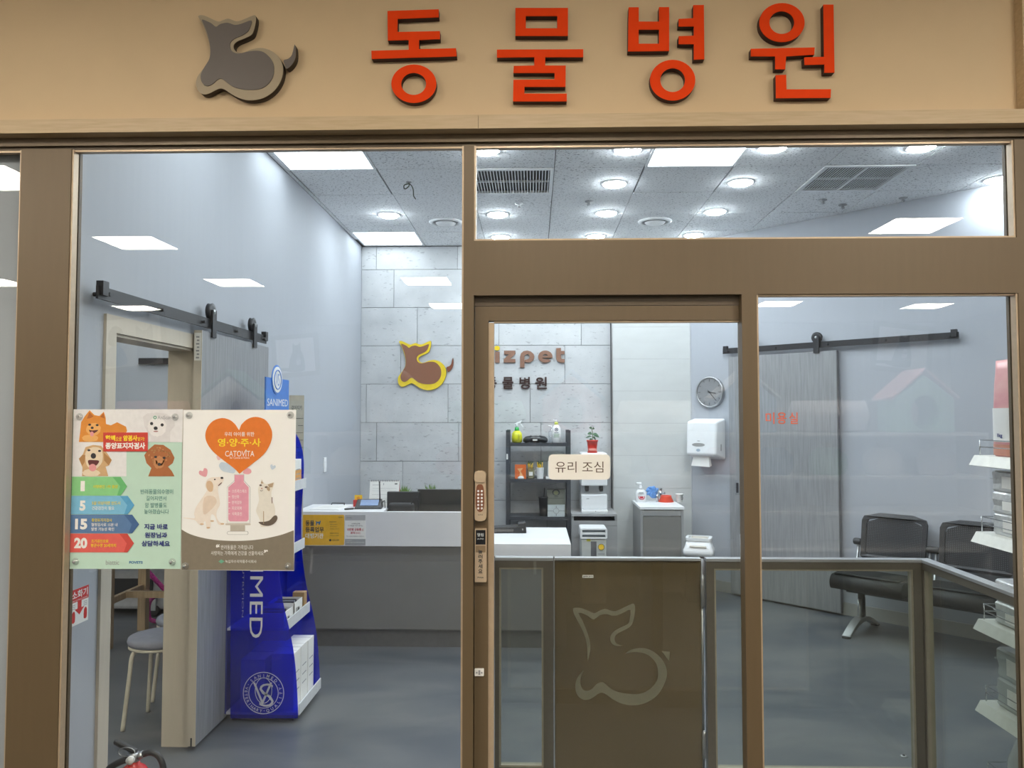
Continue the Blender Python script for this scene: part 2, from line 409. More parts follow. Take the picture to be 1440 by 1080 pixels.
# ================================================================== ceiling
cs = thing('ceiling', kind='structure')
bx('ceiling_slab', mat('slab', (.12, .12, .12), .9), cs, -4.9, YF, H + .014, 4.3, 7.9, H + .1)
cx = [.145 + .605 * i for i in range(-8, 8)]; cy = [2.61 + .6 * j for j in range(-1, 10)]     # ... 5.01 is one row edge
cy = [5.15 + .6 * j for j in range(-5, 5)]
tmesh = MB().box(-.3012, -.2988, 0, .3012, .2988, .013).mesh('ceiling_tile', M_acoustic)
CTH = {}
def ceil_tile(x0, y0, x1, y1):
    key = (round(x1 - x0, 3), round(y1 - y0, 3))
    if key not in CTH: CTH[key] = MB().box(-key[0] / 2 + .003, -key[1] / 2 + .003, 0, key[0] / 2 - .003, key[1] / 2 - .003, .013).mesh('ceiling_tile', M_acoustic)
    return link('ceiling_tile', CTH[key], cs, ((x0 + x1) / 2, (y0 + y1) / 2, H + random.choice([0, 0, 0, .0015])))
col = lambda i: .145 + .605 * i
skip = {(-3, -1), (-3, 3), (1, -1), (-1, 0), (3, 0), (-8, 0), (-8, -3), (-6, -3), (2, -3), (-2, -3), (0, -3), (4, -3), (-2, -4), (0, -4), (2, -4), (4, -4), (-3, -3), (-5, 1), (-5, -1), (-6, 2)}      # panels and grilles take these cells
for i in range(-9, 7):
    for j in range(-5, 4):
        if (i, j) in skip: continue
        x0, x1, y0, y1 = col(i), col(i + 1), 5.15 + .6 * j, 5.75 + .6 * j
        if x0 + y0 > DC or x0 > XR: continue
        y0 = max(y0, YI); y1 = min(y1, YB) if i >= -3 else min(y1, YB - .3)
        if i == -4:                                                      # cut by the left wall
            ceil_tile(x0, y0, XL - .12, y1); ceil_tile(XL, y0, x1, y1); continue
        x0 = max(x0, -4.8)
        if (i, j) in ((-3, 0), (1, 0)): x0 += .006; x1 -= .006; y0 += .006; y1 -= .006      # access hatches with wider joints
        if x1 - x0 < .02 or y1 - y0 < .02: continue
        ceil_tile(x0, y0, x1, y1)
# ---- flat panel lights
pm_f = MB().prism(rrect(-.3, -.297, .3, .297, .004, 1), -.004, .012, [rect(-.282, -.279, .282, .279)], axes='xy').mesh('panel_frame', M_white)
pm_d = MB().box(-.282, -.279, -.001, .282, .279, .008).mesh('diffuser', emit('panel_cool', COOL, PANEL_IN))
def panel(i, j, label, dy=0, sy=1):
    t = thing('ceiling_light', label, 'light', (col(i) + .3025, 5.45 + .6 * j + dy, H), 0, 'flat ceiling light panels of the clinic')
    t.scale.y = sy; link('panel_frame', pm_f, t); link('diffuser', pm_d, t)
panel(-3, -1, 'square lit ceiling panel along the left wall, nearest the shop front')
panel(-3, 3, 'square lit ceiling panel touching the stone tiled back wall', -.065, .92)
ceil_tile(col(-3), 7.46, col(-2), YB)
panel(1, -1, 'square lit ceiling panel seen through the transom pane above the door')
panel(2, -3, 'square lit ceiling panel just inside the glass door')
panel(-2, -3, 'square lit ceiling panel just inside the left shop window')
panel(0, -3, 'square lit ceiling panel just inside the centre mullion')
panel(4, -3, 'square lit ceiling panel over the goods shelf')
for i_, lb_ in ((-2, 'beside the left wall'), (0, 'behind the centre mullion'), (2, 'over the gate'), (4, 'at the right window')): panel(i_, -4, 'added unseen ceiling panel hard against the shop front, ' + lb_)  # out of view, added to brighten the counter front and left wall
panel(-3, -3, 'square lit ceiling panel over the doorway to the side room')
panel(-5, 1, 'added unseen ceiling panel over the wood table in the side room')  # this and the next two are unseen, added to brighten the side room
panel(-5, -1, 'added unseen ceiling panel behind the left wall, near the side room doorway')
panel(-6, 2, 'added unseen ceiling panel before the side room low cabinet')
panel(-8, 0, 'square lit ceiling panel deep in the side room')
panel(-8, -3, 'square lit ceiling panel at the outer wall of the side room')
panel(-6, -3, 'square lit ceiling panel over the side room stools')
# ---- round downlights
dl_r = MB().lathe([(.098, 0), (.098, -.004), (.083, -.008), (.080, -.004), (.080, 0)], n=32, caps=False).mesh('trim_ring', M_white)
dl_l = MB().lathe([(.080, -.004), (.074, -.014), (.05, -.023), (.001, -.027)], n=32, caps=False).mesh('lens', emit('spot_cool', COOL, SPOT_IN))
DL = [(547, 302, 'downlight in the ceiling right above the rear panel light, left of the others'), (700, 301, 'second downlight from the back in the column beside the centre mullion'),
      (704, 333, 'rearmost downlight in the column beside the centre mullion'), (683, 211, 'downlight at the top edge of the transom, beside the centre mullion'),
      (864, 258, 'downlight in front of the left round air diffuser column, over the door middle'), (883, 210, 'downlight beside the transom panel light, at its left'),
      (853, 299, 'downlight left of the right round air diffuser'), (838, 332, 'rearmost downlight above the door middle'),
      (1042, 256, 'downlight right behind the transom panel light, at its right corner'), (1006, 297, 'downlight right of the right round air diffuser'),
      (975, 330, 'rearmost downlight near the slanted wall'), (1087, 207, 'downlight beside the transom panel light, at its right'),
      (1296, 206, 'downlight above the right ceiling grille, at the frame edge'), (1403, 252, 'rightmost downlight, close to the slanted wall and right frame')]
for px, py, lb in DL:
    p = onZ(px, py, H)
    t = thing('downlight', 'round white ' + lb, 'downlight', (p.x, p.y, H), 0, 'round downlights in the clinic ceiling')
    link('trim_ring', dl_r, t); link('lens', dl_l, t)
# ---- air grilles
def grille(i, j, label, n=26, along='y', cross=1):
    t = thing('air_grille', label, 'vent', (col(i) + .3025, 5.45 + .6 * j, H), 0, 'ceiling air grilles')
    MB().prism(rect(-.3, -.297, .3, .297), -.006, .012, [rect(-.275, -.262, .275, .262)], axes='xy').build('grille_frame', M_white, t)
    bx('duct', mat('duct', (.03, .03, .03), .8), t, -.275, -.262, .0125, .275, .262, .0135)
    sl = MB().box(-.003, -.262, -.003, .003, .262, .001).mesh('slat', M_white)
    for k in range(n): link('slat', sl, t, (-.265 + .53 * k / (n - 1), 0, 0))
    bx('cross_bar', M_white, t, -.275, -.004, -.004, .275, .004, .01)
    if cross > 1: bx('cross_bar', M_white, t, -.006, -.262, -.004, .006, .262, .01)
grille(-1, 0, 'white slatted ceiling grille just right of the centre mullion')
grille(3, 0, 'white slatted ceiling grille in the right of the transom, parted in four', 30, cross=2)
# ---- round diffusers, sprinklers, loose wire
def round_diff(px, py, label):
    p = onZ(px, py, H); t = thing('air_diffuser', label, 'vent', (p.x, p.y, H), 0, 'round ceiling air diffusers')
    MB().lathe([(.145, 0), (.145, -.006), (.12, -.016), (.11, -.01), (.11, 0)], n=36, caps=False).build('outer_ring', M_white, t)
    MB().lathe([(.108, -.002), (.085, -.006), (.001, -.007)], n=36, caps=False).build('gap_plate', M_greyprint, t)
    MB().lathe([(.088, -.012), (.078, -.024), (.04, -.028), (.001, -.029)], n=36, caps=False).build('centre_disc', M_white, t)
round_diff(627, 312, 'round white air diffuser in the ceiling left of the mullion')
round_diff(921, 311, 'round white air diffuser in the ceiling between downlights, right of the mullion')
for px, py, lb in ((730, 286, 'small white sprinkler head near the left grille'), (828, 283, 'small dark sprinkler head between the downlights'),
                   (1157, 281, 'small grey ceiling sensor below the right grille'), (1185, 288, 'small dark ceiling sensor between grille and slanted wall'), (1270, 278, 'small dark ceiling hook beside the slanted wall')):
    p = onZ(px, py, H); t = thing('sprinkler', lb, 'sprinkler', (p.x, p.y, H))
    MB().lathe([(.032, 0), (.03, -.006), (.012, -.008), (.01, -.02), (.016, -.024), (.001, -.025)], n=16, caps=False).build('escutcheon', M_white if 'white' in lb else M_greyprint, t)
    MB().lathe([(.008, -.02), (.008, -.03), (.014, -.032), (.001, -.034)], n=12, caps=False).build('deflector', M_steel, t)
p = onZ(575, 256, H)
wire = thing('loose_wire', 'loose curled dark wire hanging from a ceiling tile', 'wire', (p.x, p.y, H))
MB().tube(smoothpts([(0, 0, 0), (.0, 0, -.03), (-.03, 0, -.05), (-.035, .01, -.02), (.005, .01, -.012), (.03, 0, -.05), (.035, 0, -.10), (.05, 0, -.125)], 5, False), .004, 6).build('wire_strand', mat('wire_green', (.06, .07, .04), .6), wire)
MB().lathe([(.02, 0), (.018, -.004), (.001, -.005)], n=12, caps=False).build('hole_cover', M_greyprint, wire)
# ================================================================== shop front
def FX(px, py=585): return onY(px, py, YF).x
def FZ(py): return onY(750, py, YF).z
zt, zg, zb0, zb1 = FZ(187), FZ(203.5), FZ(338), FZ(415)
xp0, xp1, xm0, xm1, xm2, xb = FX(20), FX(91.5), FX(650), FX(666), FX(686), FX(693)
xd0, xd1, xr = FX(1045), FX(1068), FX(1434)
XE = 4.0
fr = thing('wall_front', kind='structure')
zf = FZ(168); xft = FX(1427, 90)
bx('fascia_panel', M_fascia, fr, -4.8, YF - .005, zf - .02, XE, YI, H)
bx('fascia_trim', M_trimwood, fr, -4.8, YF - .045, zt, FX(673), YF + .02, zf)
bx('fascia_trim', M_trimwood, fr, FX(673.6), YF - .045, zt, XE, YF + .02, zf)
bx('fascia_trim', M_trimwood, fr, xft, YF - .045, zf, xft + .09, YF, H)
bx('fascia_panel', M_fascia, fr, xft + .09, YF - .005, zf, XE, YI, H)
bx('head_rail', M_frame, fr, -4.8, YF, zg + .012, XE, YI, zt)
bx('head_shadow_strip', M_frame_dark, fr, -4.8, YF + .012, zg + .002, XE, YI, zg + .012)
bx('post', M_frame, fr, xp0, YF, 0, xp1, YI, zg + .002)
bx('post', M_frame, fr, xm0 + .003, YF, 0, xm1, YI, zg + .002)
bx('post', M_frame, fr, xd0, YF, 0, xd1 - .004, YI, zb1)
bx('post', M_frame, fr, xr + .006, YF, 0, xr + .16, YI, zg + .002)
bx('transom_beam', M_frame, fr, xm1, YF, zb1, xr + .006, YI, zb0)
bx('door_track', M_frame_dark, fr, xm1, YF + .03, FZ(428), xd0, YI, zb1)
def beads(t, x0, x1, z0, z1, m=None, wv=.006):
    m = m or M_bead
    bx('bead', m, t, x0, YF + .004, z0, x0 + wv, YF + .032, z1); bx('bead', m, t, x1 - wv, YF + .004, z0, x1, YF + .032, z1)
    bx('bead', m, t, x0 + wv, YF + .010, z1 - wv, x1 - wv, YF + .032, z1); bx('bead', m, t, x0 + wv, YF + .004, z0, x1 - wv, YF + .032, z0 + wv)
def window(name, x0, x1, z0, z1):
    t = thing(name, kind='structure'); beads(t, x0, x1, z0, z1)
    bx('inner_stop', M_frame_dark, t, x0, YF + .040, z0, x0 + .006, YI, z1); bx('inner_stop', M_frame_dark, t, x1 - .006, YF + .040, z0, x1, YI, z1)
    MB().box(x0 + .001, YF + .032, z0 + .001, x1 - .001, YF + .040, z1 - .001).build('pane', M_glass, t); return t
window('window_1', -4.8, xp0, .09, zg)
window('window_2', xp1, xm0 + .003, .09, zg)
window('window_3', xm1, xr + .006, zb0, zg)
window('window_4', xd1 - .004, xr + .006, .09, zb1)
window('window_5', xr + .16, XE, .09, zg)
bx('sill', M_frame, fr, -4.8, YF, 0, xd0 * 0 + xm0, YI, .09); bx('sill', M_frame, fr, xd1 - .004, YF, 0, XE, YI, .09)
# glass door with two digital locks
d1 = thing('door_1', kind='structure')
zdt, zdg = FZ(428), FZ(452)
YD = YF + .028
bx('stile', M_frame, d1, xm1 + .002, YD, .02, xm2, YD + .04, zdt - .002)
bx('bead', M_bead, d1, xm2, YD + .006, .10, xb + .002, YD + .03, zdg)
bx('rail', M_frame, d1, xm2, YD, zdg + .006, xd0 - .001, YD + .04, zdt - .002)
bx('bead', M_bead, d1, xb + .002, YD + .006, zdg, xd0 - .001, YD + .03, zdg + .006)
bx('rail', M_frame, d1, xm2, YD, .02, xd0 - .001, YD + .04, .10)
MB().box(xm2 + .002, YD + .016, .10, xd0 - .001, YD + .024, zdg).build('pane', M_glass, d1)
# ================================================================== mall side (seen mirrored in the glass)
mc = thing('ceiling_mall', kind='structure')
bx('ceiling_slab', M_malltile, mc, -7.5, -9, H, 7.5, YF - .005, H + .1)
bx('wall_mall_back', M_mallwall, None, -7.5, -9.1, 0, 7.5, -9, H, kind='structure')
bx('wall_mall_left', M_mallwall, None, -7.6, -9, 0, -7.5, YF, H, kind='structure')
bx('wall_mall_right', M_mallwall, None, 7.5, -9, 0, 7.6, YF, H, kind='structure')
bx('wall_front_left', M_fascia, None, -7.5, YF, 0, -4.9, YI, H, kind='structure')
bx('wall_front_right', M_fascia, None, XR + .1, YF, 0, 7.5, YI, H, kind='structure')
mm_d = MB().box(-.282, -.279, -.006, .282, .279, 0).mesh('diffuser', emit('panel_warm', WARM, PANEL_MALL))
mm_f = MB().prism(rect(-.3, -.297, .3, .297), -.008, 0, [rect(-.282, -.279, .282, .279)], axes='xy').mesh('panel_frame', M_white)
YG = YF + .036
MP = [(192, 341, 'left window, largest of the mirrored panels'), (330, 397, 'left window, above the barn door rollers'), (194, 433, 'left window, over the barn door rail'),
      (600, 395, 'left window, upper one on the stone tiles'), (632, 430, 'left window, lower one at the mullion'), (1285, 317, 'transom, at its right end'),
      (1094, 427, 'right window, beside the door post'), (1303, 430, 'right window, at the right'), (-10, 250, 'narrow left pane, top one'), (-5, 397, 'narrow left pane, middle one'), (-15, 437, 'narrow left pane, lowest one')]
for px, py, lb in MP:
    p = onZ(px, py, H); t = thing('ceiling_light', 'mall ceiling light panel mirrored in the ' + lb, 'light', (p.x, 2 * YG - p.y, H), 0, 'mall ceiling panels')
    link('panel_frame', mm_f, t); link('diffuser', mm_d, t)
for k, x in enumerate((.3, 1.7, 3.1, 4.5)):  # row hidden behind the beam, added to brighten the island goods
    t = thing('ceiling_light', 'added unseen ceiling panel over the display island, %s from its middle' % ('first', 'second', 'third', 'fourth')[k], 'light', (x, -2.55, H), 0, 'mall ceiling panels'); link('panel_frame', mm_f, t); link('diffuser', mm_d, t)
for x, y in ((-4.0, .5), (-2.0, .5), (0.0, .5), (2.0, .5), (4.0, .5)):  # row out of sight above the glass, added to light the fascia
    lb = 'added unseen walkway light panel, %s of the row at the shop front' % {-4: 'leftmost', -2: 'second', 0: 'middle', 2: 'fourth', 4: 'rightmost'}[int(x)]
    t = thing('ceiling_light', lb, 'light', (x, y, H), 0, 'mall ceiling panels'); link('panel_frame', mm_f, t); link('diffuser', mm_d, t)
# ---- display island of pet goods across the walkway
M_pale = mat('pale_fabric', (.55, .52, .55), .8); M_pinkf = mat('pink_fabric', (.62, .34, .36), .8); M_bluef = mat('blue_fabric', (.25, .38, .55), .8)
M_greenf = mat('green_fabric', (.28, .5, .42), .8); M_whitef = mat('white_fabric', (.8, .78, .75), .8)
gi = thing('display_shelf', 'long white display shelf of pet goods across the walkway, mirrored in the glass', 'shelf', (0, -2.9, 0))
for z in (.25, .62, .98, 1.42): bx('shelf_board', M_white, gi, -4.6, -.55, z, 4.6, 0, z + .03)
for x in (-4.6, -2.3, 0, 2.28, 4.57): bx('upright', M_white, gi, x, -.55, 0, x + .03, 0, 1.42)
bx('back_board', M_white, gi, -4.57, -.57, .03, 4.57, -.55, 1.42)
fab = [(M_pale, 'pale'), (M_pinkf, 'pink'), (M_bluef, 'blue'), (M_greenf, 'mint'), (M_whitef, 'white')]
cnt = 0
ORD = ['first', 'second', 'third', 'fourth', 'fifth', 'sixth', 'seventh', 'eighth', 'ninth', 'tenth']
for k in range(10):
    x = -4.1 + k * .9; m, cn = fab[(k * 3 + 1) % 5]; hse = k % 2
    if hse:
        t = thing('pet_house', cn + ' gabled fabric pet house, ' + ORD[k] + ' item from the left end of the display island top', 'pet house', (x, -3.17, 1.45))
        t.scale = (1.25, 1.0, 1.35)
        MB().prism([(-.24, 0), (.24, 0), (.24, .26), (0, .44), (-.24, .26)], -.22, .22, [ell(0, .15, .11, .13, 16)]).build('shell', m, t, bevel=.02)
        MB().hexa([(-.27, -.24, .25), (0, -.24, .47), (0, .24, .47), (-.27, .24, .25), (-.27, -.24, .27), (0, -.24, .49), (0, .24, .49), (-.27, .24, .27)]).build('roof', fab[(k + 2) % 5][0], t)
        MB().hexa([(.27, -.24, .25), (0, -.24, .47), (0, .24, .47), (.27, .24, .25), (.27, -.24, .27), (0, -.24, .49), (0, .24, .49), (.27, .24, .27)]).build('roof', fab[(k + 2) % 5][0], t)
    else:
        t = thing('pet_bed', cn + ' round padded pet bed, ' + ORD[k] + ' item from the left end of the display island top', 'pet bed', (x, -3.17, 1.45))
        t.scale = (1.25, .98, 1.5)
        MB().lathe([(.2, 0), (.30, .02), (.34, .12), (.30, .22), (.22, .20), (.2, .1), (.001, .09)], n=28, sy=.7).build('cushion_rim', m, t)
        MB().lathe([(.2, .1), (.17, .14), (.001, .15)], n=24, caps=False, sy=.7).build('pillow', M_whitef, t)
for k in range(16):
    x = -4.2 + k * .56; m, cn = fab[k % 5]
    t = thing('pet_cushion', 'bagged ' + cn + ' pet cushion, number ' + ORD[k % 10] + (' on the left half' if k < 10 else ' on the right end') + ' of the display island', 'pet cushion', (x, -3.15, 1.01), 0, 'bagged cushions on the display island')
    MB().loft([[(.2 * s * math.copysign(abs(math.cos(a)) ** .5, math.cos(a)), .12 * s * math.sin(a), z) for a in [2 * math.pi * i / 16 for i in range(16)]] for z, s in ((0, .8), (.08, 1), (.2, .95), (.28, .5))]).build('cushion', m, t)
    MB().tube([(0, 0, .26), (0, 0, .33)], [.03, .06], 8).build('bag_neck', M_whitef, t)
# ---- framed animal pictures hanging over the island
def picture(px0, py0, px1, py1, Yp, tilt, label, draw):
    a, c = onY(px0, py1, 2 * YG - Yp), onY(px1, py0, 2 * YG - Yp)
    wd, ht = c.x - a.x, c.z - a.z
    t = thing('framed_picture', label, 'picture', ((a.x + c.x) / 2, Yp, a.z), math.pi); t.rotation_euler = (0, tilt, math.pi)
    MB().prism(rect(-wd / 2, 0, wd / 2, ht), -.03, 0, [rect(-wd / 2 + .07, .07, wd / 2 - .07, ht - .07)]).build('picture_frame', mat('frame_mid', (.17, .14, .12), .5), t)
    bx('print', M_paper, t, -wd / 2 + .07, -.012, .07, wd / 2 - .07, -.004, ht - .07)
    for nm, pts, m in draw(wd, ht): MB().prism(smoothpts(pts, 3), -.014, -.012).build(nm, m, t)
    MB().tube([(-wd * .4, -.01, ht), (-wd * .4, -.01, H - a.z)], .004, 6).build('hanging_wire', M_steel, t); MB().tube([(wd * .4, -.01, ht), (wd * .4, -.01, H - a.z)], .004, 6).build('hanging_wire', M_steel, t)
def cat_draw(w_, h_):
    s = h_ * .8
    P = lambda q: [(-(x - .5) * s, h_ * .1 + y * s) for x, y in q]
    yield 'cat_body', P([(.28, .05), (.3, .3), (.36, .5), (.42, .62), (.42, .78), (.45, .86), (.5, .8), (.58, .8), (.65, .87), (.66, .76), (.66, .64), (.72, .5), (.75, .3), (.74, .06), (.5, .02)]), mat('cat_grey', (.08, .08, .1), .7)
    yield 'cat_tail', P([(.3, .04), (.1, .08), (-.1, .06), (-.12, .12), (.1, .16), (.3, .14)]), mat('cat_grey', (.08, .08, .1), .7)
    yield 'cat_chest', P([(.5, .3), (.55, .5), (.62, .5), (.64, .3), (.57, .2)]), M_whitef
def girl_draw(w_, h_):
    s = h_ * .8
    P = lambda q: [(-(x - .5) * s, h_ * .1 + y * s) for x, y in q]
    yield 'figure_hair', P([(.0, .5), (.02, .75), (.15, .88), (.3, .8), (.33, .6), (.2, .45)]), mat('hair_dark', (.06, .05, .05), .7)
    yield 'figure_shirt', P([(-.1, .05), (-.05, .35), (.15, .48), (.3, .35), (.36, .05)]), M_bluef
    yield 'cat_body', P([(.6, .05), (.62, .4), (.6, .62), (.62, .85), (.72, .74), (.85, .74), (.95, .85), (.97, .6), (.95, .4), (1., .05)]), mat('cat_pale', (.35, .34, .36), .7)
picture(1222, 455, 1305, 525, -5.6, -.12, 'framed print of a black and white cat, mirrored in the right window', cat_draw)
picture(140, 440, 240, 522, -5.6, .1, 'framed print of a dark haired figure beside a cat, mirrored in the left window', girl_draw)
picture(385, 470, 452, 530, -6.6, .08, 'framed print of a grey animal, mirrored left of the stone tiles', cat_draw)
# ================================================================== sign on the fascia
M_orange = mat('sign_orange', (.85, .058, .004), .65, var=.02, spec=.12)
M_return = mat('sign_return', (.045, .012, .008), .6)
M_logotan = mat('logo_tan', (.37, .30, .195), .5, var=.02)
M_logogrey = mat('logo_grey', (.135, .115, .098), .5, var=.02)
YS = YF - .032                                   # face of the raised letters
def c2(q, ox, s): return [(ox + x / s, y / s) for x, y in q]
def rel(P, pts): return [P.uv(*p) for p in pts]
def sign_letter(label, ox, pieces):
    pts = [p for q in pieces for p in q[0]]; px = ox + sum(p[0] for p in pts) / len(pts) / 4.235
    P = Plane('y', YS, (0, 0, 0)); bot = min(P.at(ox + p[0] / 4.235, p[1] / 4.235).z for p in pts)
    org = (P.at(px, 70).x, YS, bot); P.org = Vector(org)
    t = thing('sign_letter', label, 'letter', org, 0, 'orange letters over the shop front')
    for outer, holes in pieces:
        o = rel(P, c2(outer, ox, 4.235)); hs = [rel(P, c2(h, ox, 4.235)) for h in holes]
        s = MB().prism(o, .003, .027, hs).build('stroke', M_return, t)
        MB().prism(o, 0, .003, hs).build('stroke_face', M_orange, s)
R4 = lambda x0, y0, x1, y1: rect(x0, y0, x1, y1)
sign_letter('orange raised letter dong, first of the four on the fascia', 500, [
    ([(190, 65), (495, 55), (495, 102), (250, 112), (250, 190), (502, 185), (502, 232), (378, 238), (378, 292), (598, 287), (602, 335), (96, 350), (94, 302), (316, 296), (316, 238), (192, 240)], []),
    (ell(347, 498, 134, 114, 40), [ell(346, 499, 74, 66, 36)])])
sign_letter('orange raised letter mul, second of the four on the fascia', 500, [
    (R4(952, 47, 1265, 213), [R4(1014, 95, 1201, 168)]),
    ([(842, 295), (1356, 293), (1356, 340), (1130, 340), (1130, 390), (1252, 390), (1250, 517), (1006, 517), (1006, 557), (1258, 557), (1258, 603), (938, 603), (940, 475), (1185, 472), (1185, 434), (940, 434), (942, 392), (1064, 390), (1064, 340), (842, 342)], [])])
sign_letter('orange raised letter byeong, third of the four on the fascia', 860, [
    ([(102, 43), (162, 43), (162, 128), (283, 128), (283, 42), (343, 42), (343, 303), (98, 305)], [R4(162, 176, 283, 260)]),
    ([(487, 30), (550, 29), (553, 352), (490, 355), (490, 262), (400, 262), (400, 215), (490, 212), (490, 157), (400, 157), (400, 112), (487, 108)], []),
    (ell(364, 477, 135, 121, 40), [ell(364, 477, 74, 71, 36)])])
sign_letter('orange raised letter won, last of the four on the fascia', 860, [
    (ell(1015, 134, 135, 116, 40), [ell(1014, 134, 74, 68, 36)]),
    ([(830, 290), (1210, 282), (1208, 325), (1040, 335), (1035, 412), (975, 412), (975, 335), (830, 335)], []),
    ([(1262, 27), (1322, 27), (1328, 432), (1268, 432), (1268, 383), (1150, 386), (1148, 341), (1266, 338)], []),
    ([(978, 447), (1040, 445), (1042, 532), (1307, 531), (1305, 582), (980, 584)], [])])
LOGO_O = [(130, 155), (165, 147), (220, 165), (315, 207), (360, 195), (410, 180), (450, 192), (490, 205), (540, 195), (655, 148), (675, 165), (672, 220), (655, 290), (630, 335), (560, 370), (500, 395), (468, 425), (465, 460), (490, 492), (530, 505), (570, 497), (640, 470), (720, 458), (800, 475), (870, 520), (915, 580), (933, 650), (925, 730), (890, 810), (830, 880), (750, 930), (660, 952), (580, 950), (500, 925), (430, 885), (375, 850), (335, 842), (290, 860), (240, 885), (190, 898), (150, 885), (120, 845), (108, 790), (120, 735), (150, 690), (185, 645), (215, 600), (238, 550), (243, 490), (237, 430), (215, 350), (180, 250), (145, 190)]
LOGO_I = [(168, 193), (210, 205), (260, 230), (300, 260), (340, 235), (400, 222), (440, 230), (480, 243), (540, 232), (635, 200), (625, 260), (600, 305), (550, 340), (480, 370), (440, 405), (432, 445), (450, 490), (500, 513), (550, 508), (620, 492), (690, 487), (750, 500), (805, 545), (840, 600), (850, 660), (840, 730), (805, 790), (750, 835), (690, 853), (620, 857), (540, 850), (470, 830), (420, 800), (380, 768), (345, 750), (310, 765), (270, 800), (225, 820), (185, 808), (160, 770), (155, 720), (175, 670), (205, 620), (237, 565), (247, 500), (241, 420), (217, 320), (185, 240)]
LOGO_T = [(1045, 425), (1055, 500), (1045, 570), (1010, 625), (965, 655), (945, 610), (942, 575), (985, 560), (1020, 520)]
def dog_logo(name, label, P, f, mo, mi, mt, ms, th):
    """emblem of a sitting animal; f maps emblem units to photo pixels"""
    x, z = P.at(*f((520, 900))).x, P.at(*f((520, 952))).z
    org = Vector((x, P.v, z)); P.org = org
    t = thing(name, label, 'emblem', org)
    o, i, tl = (rel(P, [f(q) for q in smoothpts(L_, 3)]) for L_ in (LOGO_O, LOGO_I, LOGO_T))
    MB().prism(o, .0, th - .001, smooth=True).build('emblem_edge', ms, t)
    MB().prism(o, -.002, 0).build('emblem_border', mo, t)
    MB().prism(i, -.0045, -.002).build('emblem_body', mi, t)
    s = MB().prism(tl, .0, th - .001).build('emblem_tail_edge', ms, t); MB().prism(tl, -.003, 0).build('emblem_tail', mt, s)
dog_logo('sign_emblem', 'tan and grey raised sitting animal emblem beside the orange sign letters', Plane('y', YS), lambda q: (260 + q[0] / 6.75, q[1] / 6.75),
         M_logotan, M_logogrey, M_logogrey, mat('logo_side', (.03, .018, .01), .6), .027)
# ================================================================== locks, plates and stickers on the glass front
M_goldm = mat('champagne_metal', (.70, .55, .38), .3, .5, .03, 40)
def local_at(name, label, cat, px, py, Y, parent=None):
    p = onY(px, py, Y)
    o = bpy.data.objects.new(name, None); COL.objects.link(o); o.location = p
    if parent: o.parent = parent
    return tag(o, label, cat), Plane('y', Y, p)
PD = Plane('y', YD - .02, (0, 0, 0))
kb = MB().prism(smoothpts([PD.uv(*q) for q in [(668, 664), (682, 664), (683, 680), (684, 722), (681, 732), (669, 732), (667, 722), (667.5, 680)]], 3), 0, .02).build('keypad_lock', M_goldm, d1, (0, PD.v, 0), bevel=.003)
MB().prism(smoothpts([PD.uv(*q) for q in [(668, 664), (675, 663), (682, 664), (682.5, 676), (675, 678), (667.5, 676)]], 3), -.006, 0).build('grip', M_goldm, kb, bevel=.002)
MB().prism([PD.uv(*q) for q in smoothpts([(670, 686), (675, 681), (680, 686), (680.5, 713), (675, 720), (669.6, 713)], 5)], -.0015, 0).build('key_plate', mat('keypad_brown', (.20, .075, .035), .4), kb)
for r in range(6):
    for c in range(2):
        (u, v) = PD.uv(672.6 + c * 5, 690.5 + r * 4.85)
        MB().prism(ell(u, v, .0034, .0036, 10), -.0032, -.0015).build('key', M_white, kb)
o = lettering('SILRUS', M_dark, kb, (672, 723, 679, 724.6), P=PD, layer=1)
ub = MB().prism([PD.uv(*q) for q in rrect(667.5, 744, 684, 819, 1)], .004, .02).build('touch_lock', M_goldm, d1, (0, PD.v, 0), bevel=.002)
MB().prism([PD.uv(*q) for q in rect(669, 745.5, 682.6, 766)], .0025, .004).build('display', mat('display_black', (.012, .012, .014), .12), ub)
o = lettering('열림', mat('display_text', (.55, .6, .62), .5), ub, (671, 750, 680, 754.5), P=PD, layer=-4, bold=.01); lettering('AUTO', MATS['display_text'], ub, (671, 757, 680, 759), P=PD, layer=-4)
MB().prism([PD.uv(*q) for q in rect(669, 767.5, 682.6, 777)], .003, .004).build('button', mat('bronze_btn', (.35, .25, .15), .3, .5), ub)
for k, ch in enumerate('눌러주세요'):
    lettering(ch, M_dark, ub, (672.4, 773 + k * 6.9, 678.4, 778.6 + k * 6.9), P=PD, layer=-3, bold=.015)
lettering('PVGA', M_dark, ub, (671.5, 811.5, 680, 813.5), P=PD, layer=-6.2, bold=.02)
sp = MB().prism([PD.uv(*q) for q in rrect(667, 942.5, 680, 953, 1)], .014, .02).build('strike_plate', M_paper, d1, (0, PD.v, 0), bevel=.001)
for q in (670, 677): MB().prism(ell(*PD.uv(q, 948), .0028, n=10), .0125, .014).build('screw', M_steel, sp)
MB().prism([PD.uv(*q) for q in rect(672.4, 944.5, 675, 951)], .013, .014).build('slot', M_greyprint, sp)
YP = YD + .016
tg, PG = local_at('caution_sticker', 'cream rounded caution sticker on the glass door', 'sticker', 815, 674, YP - .0022)
MB().prism([PG.uv(*q) for q in rrect(771.5, 639, 858, 674.5, 6)], 0, .002).build('sticker_sheet', mat('sticker_cream', (.86, .845, .78), .5, var=.01), tg)
lettering('유리 조심', mat('brown_print', (.10, .065, .04), .5), tg, (781, 649, 848.5, 664.5), P=PG, layer=.6)
